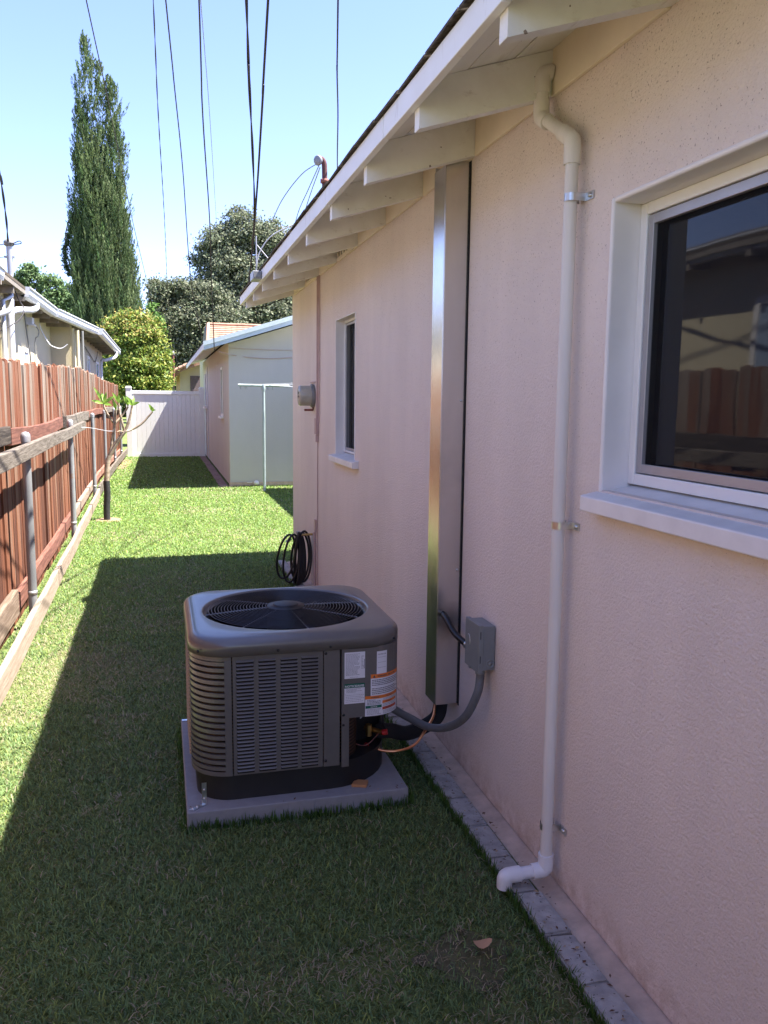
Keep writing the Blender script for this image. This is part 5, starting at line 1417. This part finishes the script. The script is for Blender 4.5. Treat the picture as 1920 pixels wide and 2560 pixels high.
# ------------------------------------------------------------------ frangipani
fr = thing('frangipani_tree', (-0.443, 7.03, 0), 'small bare-branched frangipani with a black wrapped trunk beside the fence', 'tree')
FY = 7.03
w = MB(); w.tube(spline([(-.446, FY, 0), (-.446, FY, .1), (-.438, FY, .22), (-.441, FY, .325)], 5), .0262, 14, rs=None); w.build('trunk_wrap', M['wrap'], fr)
def br(pts, ra, rb):
    S = spline(pts, 7); w = MB(); w.tube(S, ra, 9, rs=[ra+(rb-ra)*i/(len(S)-1) for i in range(len(S))]); w.build('branch', M['frbark'], fr)
w = MB(); S = spline([(-.441, FY, .30), (-.430, FY, .45), (-.408, FY, .53), (-.345, FY, .645), (-.285, FY, .728)], 6); w.tube(S, .02, 10, rs=[.0215-.006*i/(len(S)-1) for i in range(len(S))]); w.build('trunk', M['frbark'], fr)
br([(-.410, FY, .515), (-.395, FY, .60), (-.372, FY, .73), (-.363, FY, .79), (-.352, FY, .895)], .0135, .0105)
br([(-.366, FY, .785), (-.405, FY-.02, .85), (-.432, FY-.03, .905), (-.442, FY-.03, .945)], .0085, .0085)
br([(-.363, FY, .785), (-.32, FY+.02, .835), (-.28, FY+.03, .885), (-.256, FY+.03, .925)], .0085, .0075)
br([(-.290, FY, .725), (-.305, FY-.02, .80), (-.320, FY-.02, .88), (-.328, FY-.02, .955)], .0095, .008)
br([(-.285, FY, .725), (-.255, FY, .80), (-.235, FY, .87), (-.221, FY, .935)], .0125, .009)
br([(-.278, FY, .725), (-.22, FY+.02, .745), (-.15, FY+.02, .79), (-.095, FY+.02, .85), (-.066, FY+.02, .885)], .0095, .0075)
br([(-.30, FY-.01, .722), (-.325, FY-.05, .73), (-.345, FY-.07, .722)], .005, .004)
def fleaf(base, tip, wd, col=0):
    b_ = Vector(base); t_ = Vector(tip); ax = t_-b_; L = ax.length; axn = ax.normalized()
    side = axn.cross(Vector((0.2, -1, .35))).normalized(); nrm = side.cross(axn)
    V = []; N = 7
    for i in range(N+1):
        q = i/N; c = b_+ax*q - nrm*0.10*L*math.sin(math.pi*q)*-1
        ww = wd*(math.sin(math.pi*min(1, q*1.02+.02))**0.8)*(1-.25*(q < .3))
        V += [c-side*ww+nrm*ww*.25, c, c+side*ww+nrm*ww*.25]
    w = MB(); w.add(V, [(i*3+k, i*3+k+1, (i+1)*3+k+1, (i+1)*3+k) for i in range(N) for k in range(2)], 0, True)
    w.build('leaf', FL, fr)
t = NT('frangipani_leaf'); pc = t.ramp(t.noise(t.pos, 12, 3), [(.3, (.16, .30, .04)), (.7, (.30, .46, .09))])
t.set(.4, 0, .4, pc); tr2 = t.n('ShaderNodeBsdfTranslucent'); t.link(pc, tr2.inputs['Color']); mx2 = t.n('ShaderNodeMixShader'); mx2.inputs[0].default_value = .35
t.link(t.b.outputs[0], mx2.inputs[1]); t.link(tr2.outputs[0], mx2.inputs[2]); t.link(mx2.outputs[0], t.t.nodes['Material Output'].inputs['Surface']); FL = t.mat
for b_, tips in (((-.442, FY-.03, .945), ((-.500, FY-.08, 1.060), (-.518, FY-.05, .968), (-.418, FY-.06, 1.030), (-.360, FY-.05, 1.003), (-.384, FY-.08, .935), (-.455, FY+.06, 1.02))),
                 ((-.352, FY, .895), ((-.368, FY-.05, .975), (-.340, FY-.05, .90), (-.36, FY+.04, .95))),
                 ((-.328, FY-.02, .955), ((-.365, FY-.06, 1.025), (-.325, FY-.06, 1.015), (-.295, FY-.05, .975))),
                 ((-.256, FY+.03, .925), ((-.285, FY, 1.0), (-.265, FY, 1.0))),
                 ((-.221, FY, .935), ((-.262, FY-.06, 1.000), (-.255, FY-.03, .955), (-.170, FY-.05, .958), (-.215, FY+.03, 1.00))),
                 ((-.066, FY+.02, .885), ((-.092, FY-.02, .940), (-.062, FY-.02, .920), (-.042, FY-.03, .897)))):
    for t_ in [tuple(Vector(b_)+(Vector(q_)-Vector(b_))*1.18) for q_ in tips]: fleaf(b_, t_, .0135 if Vector(t_).__sub__(Vector(b_)).length > .07 else .009)
w = MB(); w.lathe((-.435, FY, 0), (0, 0, 1), [(0.0, .006), (.05, .006), (.085, .012), (.10, .008), (.115, -.004)], 24); w.build('tree_basin', M['soil'], fr)
tw = MB(); tw.tube(spline([(-.575, 5.9, .80), (-.50, 6.4, .775), (-.42, 6.9, .735), (-.375, 7.02, .728)], 6), .0014, 5)
tw.build('tie_string', M['label'], origin=(-.5, 6.4, .77), label='pale string tying the frangipani back to the fence post', category='string')

# fallen leaf and wet patch
w = MB(); w.add([(0.540+.018*math.cos(a)*(1+.2*math.cos(a)), 1.287+.012*math.sin(a), .022+.004*math.cos(2*a)) for a in np.linspace(0, 2*math.pi, 13)[:-1]]+[(.540, 1.287, .020)], [(i, (i+1) % 12, 12) for i in range(12)], 0, True)
w.build('fallen_leaf', M['deadleaf'], origin=(.54, 1.287, .02), label='single tan fallen leaf lying on the damp patch of lawn', category='leaf')
w = MB(); N_ = 40
w.add([(0.515+(.085+.02*math.sin(3*a)+.012*math.sin(7*a))*math.cos(a), 1.275+(.075+.015*math.cos(4*a))*math.sin(a), .0035) for a in np.linspace(0, 2*math.pi, N_+1)[:-1]], [tuple(range(N_))])
w.build('wet_soil', M['mud'], kind='structure')
w = MB(); w.add([(-.60+(.05+.01*math.sin(3*a))*math.cos(a)*3.0, 13.0+1.0*math.sin(a), .0035) for a in np.linspace(0, 2*math.pi, N_+1)[:-1]], [tuple(range(N_))])
w.build('bare_soil', M['soil'], kind='structure')

# bits of dry leaf and clippings on the pavers, footing and pad
w = MB()
def bit(x, y, z):
    a = random.uniform(0, 6.28); l_ = random.uniform(.002, .0065); b_ = l_*random.uniform(.25, .6); c, s__ = math.cos(a), math.sin(a); h_ = random.uniform(.0003, .002)
    w.add([(x-c*l_, y-s__*l_, z), (x-s__*b_, y+c*b_, z+h_), (x+c*l_, y+s__*l_, z+h_*.4), (x+s__*b_, y-c*b_, z+h_*.5)], [(0, 1, 2), (0, 2, 3)], random.choice([0, 0, 1]))
for i in range(230):
    y_ = random.uniform(.9, 3.2); bit(random.uniform(.668, .719) if random.random() < .75 else random.uniform(.722, .728), y_, .0195+random.uniform(0, .001))
for i in range(16): bit(random.uniform(.04, .565), random.choice([random.uniform(1.856, 1.884), random.uniform(1.856, 2.0)]) if random.random() < .8 else 2.42, PADT+.0008)
w.build('leaf_litter', [simple('litter_brown', (.12, .06, .035), .9), simple('litter_tan', (.38, .27, .16), .9)], kind='stuff')

# ------------------------------------------------------------------ grass
def value_noise(x, y, s, seed):
    r_ = np.random.default_rng(seed); G_ = r_.random((256, 256))
    xi = np.floor(x*s).astype(int); yi = np.floor(y*s).astype(int); fx = x*s-xi; fy = y*s-yi
    fx = fx*fx*(3-2*fx); fy = fy*fy*(3-2*fy)
    g_ = lambda a, b: G_[a % 256, b % 256]
    return (g_(xi, yi)*(1-fx)+g_(xi+1, yi)*fx)*(1-fy)+(g_(xi, yi+1)*(1-fx)+g_(xi+1, yi+1)*fx)*fy
def patch(x, y): return 0.5*value_noise(x+9, y+3, 2.2, 1)+0.3*value_noise(x+5, y+7, 6, 2)+0.2*value_noise(x+1, y+1, 17, 3)
GX_, GYp, GW, GL, GC, GT_ = [], [], [], [], [], []
def zone(x0, x1, y0, y1, per, wd, ln):
    n = int((x1-x0)*(y1-y0)*U*U*per)
    x = rng.uniform(x0, x1, n); y = rng.uniform(y0, y1, n)
    fx_ = np.interp(y, [p[0] for p in fxs], [p[1] for p in fxs])
    keep = (x > fx_-0.075)
    keep &= ~((y < 5.05) & (x > 0.668)) & ~((y > 9.44) & (x > 0.625)) & ~((x > 5))
    keep &= ~((x > 0.040) & (x < 0.568) & (y > 1.857) & (y < 2.433))
    keep &= ~(((x+.435)**2+(y-FY)**2) < .085**2)
    pt = patch(x, y)
    wet = ((x-.515)/.075)**2+((y-1.275)/.065)**2 < 1
    keep &= ~(wet & (rng.random(n) < .5))
    keep &= ~((y > 12) & (y < 14) & (x < -.46) & (rng.random(n) < .7))
    dry = np.clip((pt-.53)*7, 0, 1)*np.clip((4.5-y)/1.5, .25, 1)
    keep &= rng.random(n) > dry*.50
    x, y, pt, dry = x[keep], y[keep], pt[keep], dry[keep]
    n = len(x)
    GX_.append(x); GYp.append(y); GW.append(np.full(n, wd)*rng.uniform(.6, 1.3, n)); GL.append(ln*rng.uniform(.45, 1.35, n))
    base = np.array([.155, .235, .088])
    far = np.clip((y-3)/3, 0, 1)[:, None]
    base = base[None, :]*(1-far)+np.array([.165, .265, .068])[None, :]*far  # sunlit tone put into the far blades, shaded-lawn tone into the near ones
    c = base*rng.uniform(.5, 1.5, (n, 1))
    yl = rng.random(n) < .18; c[yl] = c[yl]*np.array([1.5, 1.25, .9])
    st_ = rng.random(n) < (.035+dry*.55); c[st_] = np.array([.40, .345, .22])*rng.uniform(.5, 1.15, (st_.sum(), 1))
    GC.append(c); GT_.append(np.where(st_, 1.0, 0.0))
zone(-.65, .668, .85, 2.0, 24000, .00125, .0165)
zone(-.65, .668, 2.0, 3.4, 15000, .0015, .018)
zone(-.68, .668, 3.4, 5.05, 8500, .0021, .018)
zone(-.72, 1.75, 5.05, 7.2, 4200, .0031, .021)
zone(-.76, 1.8, 7.2, 9.44, 2600, .0045, .022)
zone(-.76, .63, 9.44, 14.5, 1700, .007, .024)
# taller tufts against edges
def edge_line(xa, ya, xb, yb, n_, wd, ln, sp=.010):
    q = rng.random(n_); GX_.append(xa+(xb-xa)*q+rng.normal(size=n_)*sp*.5); GYp.append(ya+(yb-ya)*q+rng.normal(size=n_)*sp*.5)
    GW.append(np.full(n_, wd)*rng.uniform(.7, 1.3, n_)); GL.append(ln*rng.uniform(.5, 1.5, n_)); GC.append(np.array([.07, .14, .028])*rng.uniform(.7, 1.4, (n_, 1))); GT_.append(np.zeros(n_)-1)
edge_line(.03, 1.846, .575, 1.846, 700, .0014, .026); edge_line(.030, 1.85, .030, 2.44, 300, .0014, .024); edge_line(.580, 1.85, .580, 2.44, 400, .0015, .028)
edge_line(.659, .9, .659, 2.2, 1800, .0013, .024, .006); edge_line(.66, 2.2, .66, 5.0, 1200, .0018, .026)
edge_line(.76, 9.42, 1.6, 9.42, 600, .004, .02)
x = np.concatenate(GX_); y = np.concatenate(GYp); wd = np.concatenate(GW)*np.where(np.concatenate(GT_) > .5, .7, 1.0); ln = np.concatenate(GL); col = np.concatenate(GC); ty = np.concatenate(GT_)
n = len(x); print('blades', n)
th = rng.random(n)*2*np.pi
lean = np.where(ty > .5, rng.uniform(1.1, 1.5, n), np.where(ty < -.5, rng.uniform(.1, .6, n), rng.uniform(.5, 1.35, n)))
dx, dy = np.cos(th), np.sin(th)
px_, py_ = -dy*wd, dx*wd
z0 = np.where(ty > .5, rng.uniform(.001, .012, n), -.001)
V = np.empty((n, 5, 3), np.float32)
V[:, 0] = np.stack([x-px_, y-py_, z0], 1); V[:, 1] = np.stack([x+px_, y+py_, z0], 1)
m1 = ln*.55; h1 = m1*np.cos(lean*.7); o1 = m1*np.sin(lean*.7)
V[:, 2] = np.stack([x+dx*o1+px_*.85, y+dy*o1+py_*.85, z0+h1], 1); V[:, 3] = np.stack([x+dx*o1-px_*.85, y+dy*o1-py_*.85, z0+h1], 1)
o2 = o1+ln*.45*np.sin(np.minimum(lean*1.25, 1.75)); h2 = h1+ln*.45*np.cos(np.minimum(lean*1.25, 1.75))
V[:, 4] = np.stack([x+dx*o2, y+dy*o2, np.maximum(z0+h2, .001)], 1)
me = D.meshes.new('grass')
me.vertices.add(5*n); me.vertices.foreach_set('co', (V.reshape(-1, 3)*U).ravel())
base = np.arange(n, dtype=np.int32)*5
li = np.stack([base, base+1, base+2, base+3, base+3, base+2, base+4], 1)
me.loops.add(7*n); me.loops.foreach_set('vertex_index', li.ravel())
me.polygons.add(2*n); ls = np.stack([np.arange(n)*7, np.arange(n)*7+4], 1).astype(np.int32); me.polygons.foreach_set('loop_start', ls.ravel())
me.update(calc_edges=True)
ca = me.color_attributes.new('Col', 'FLOAT_COLOR', 'POINT')
cc = np.ones((n, 5, 4), np.float32); cc[:, :, :3] = col[:, None, :]; cc[:, 4, :3] *= 1.15
ca.data.foreach_set('color', cc.ravel())
me.materials.append(M['grass'])
go_ = D.objects.new('grass', me); COL.objects.link(go_); go_['kind'] = 'stuff'

# tidy helper property
for o in D.objects:
    if '_o' in o: del o['_o']
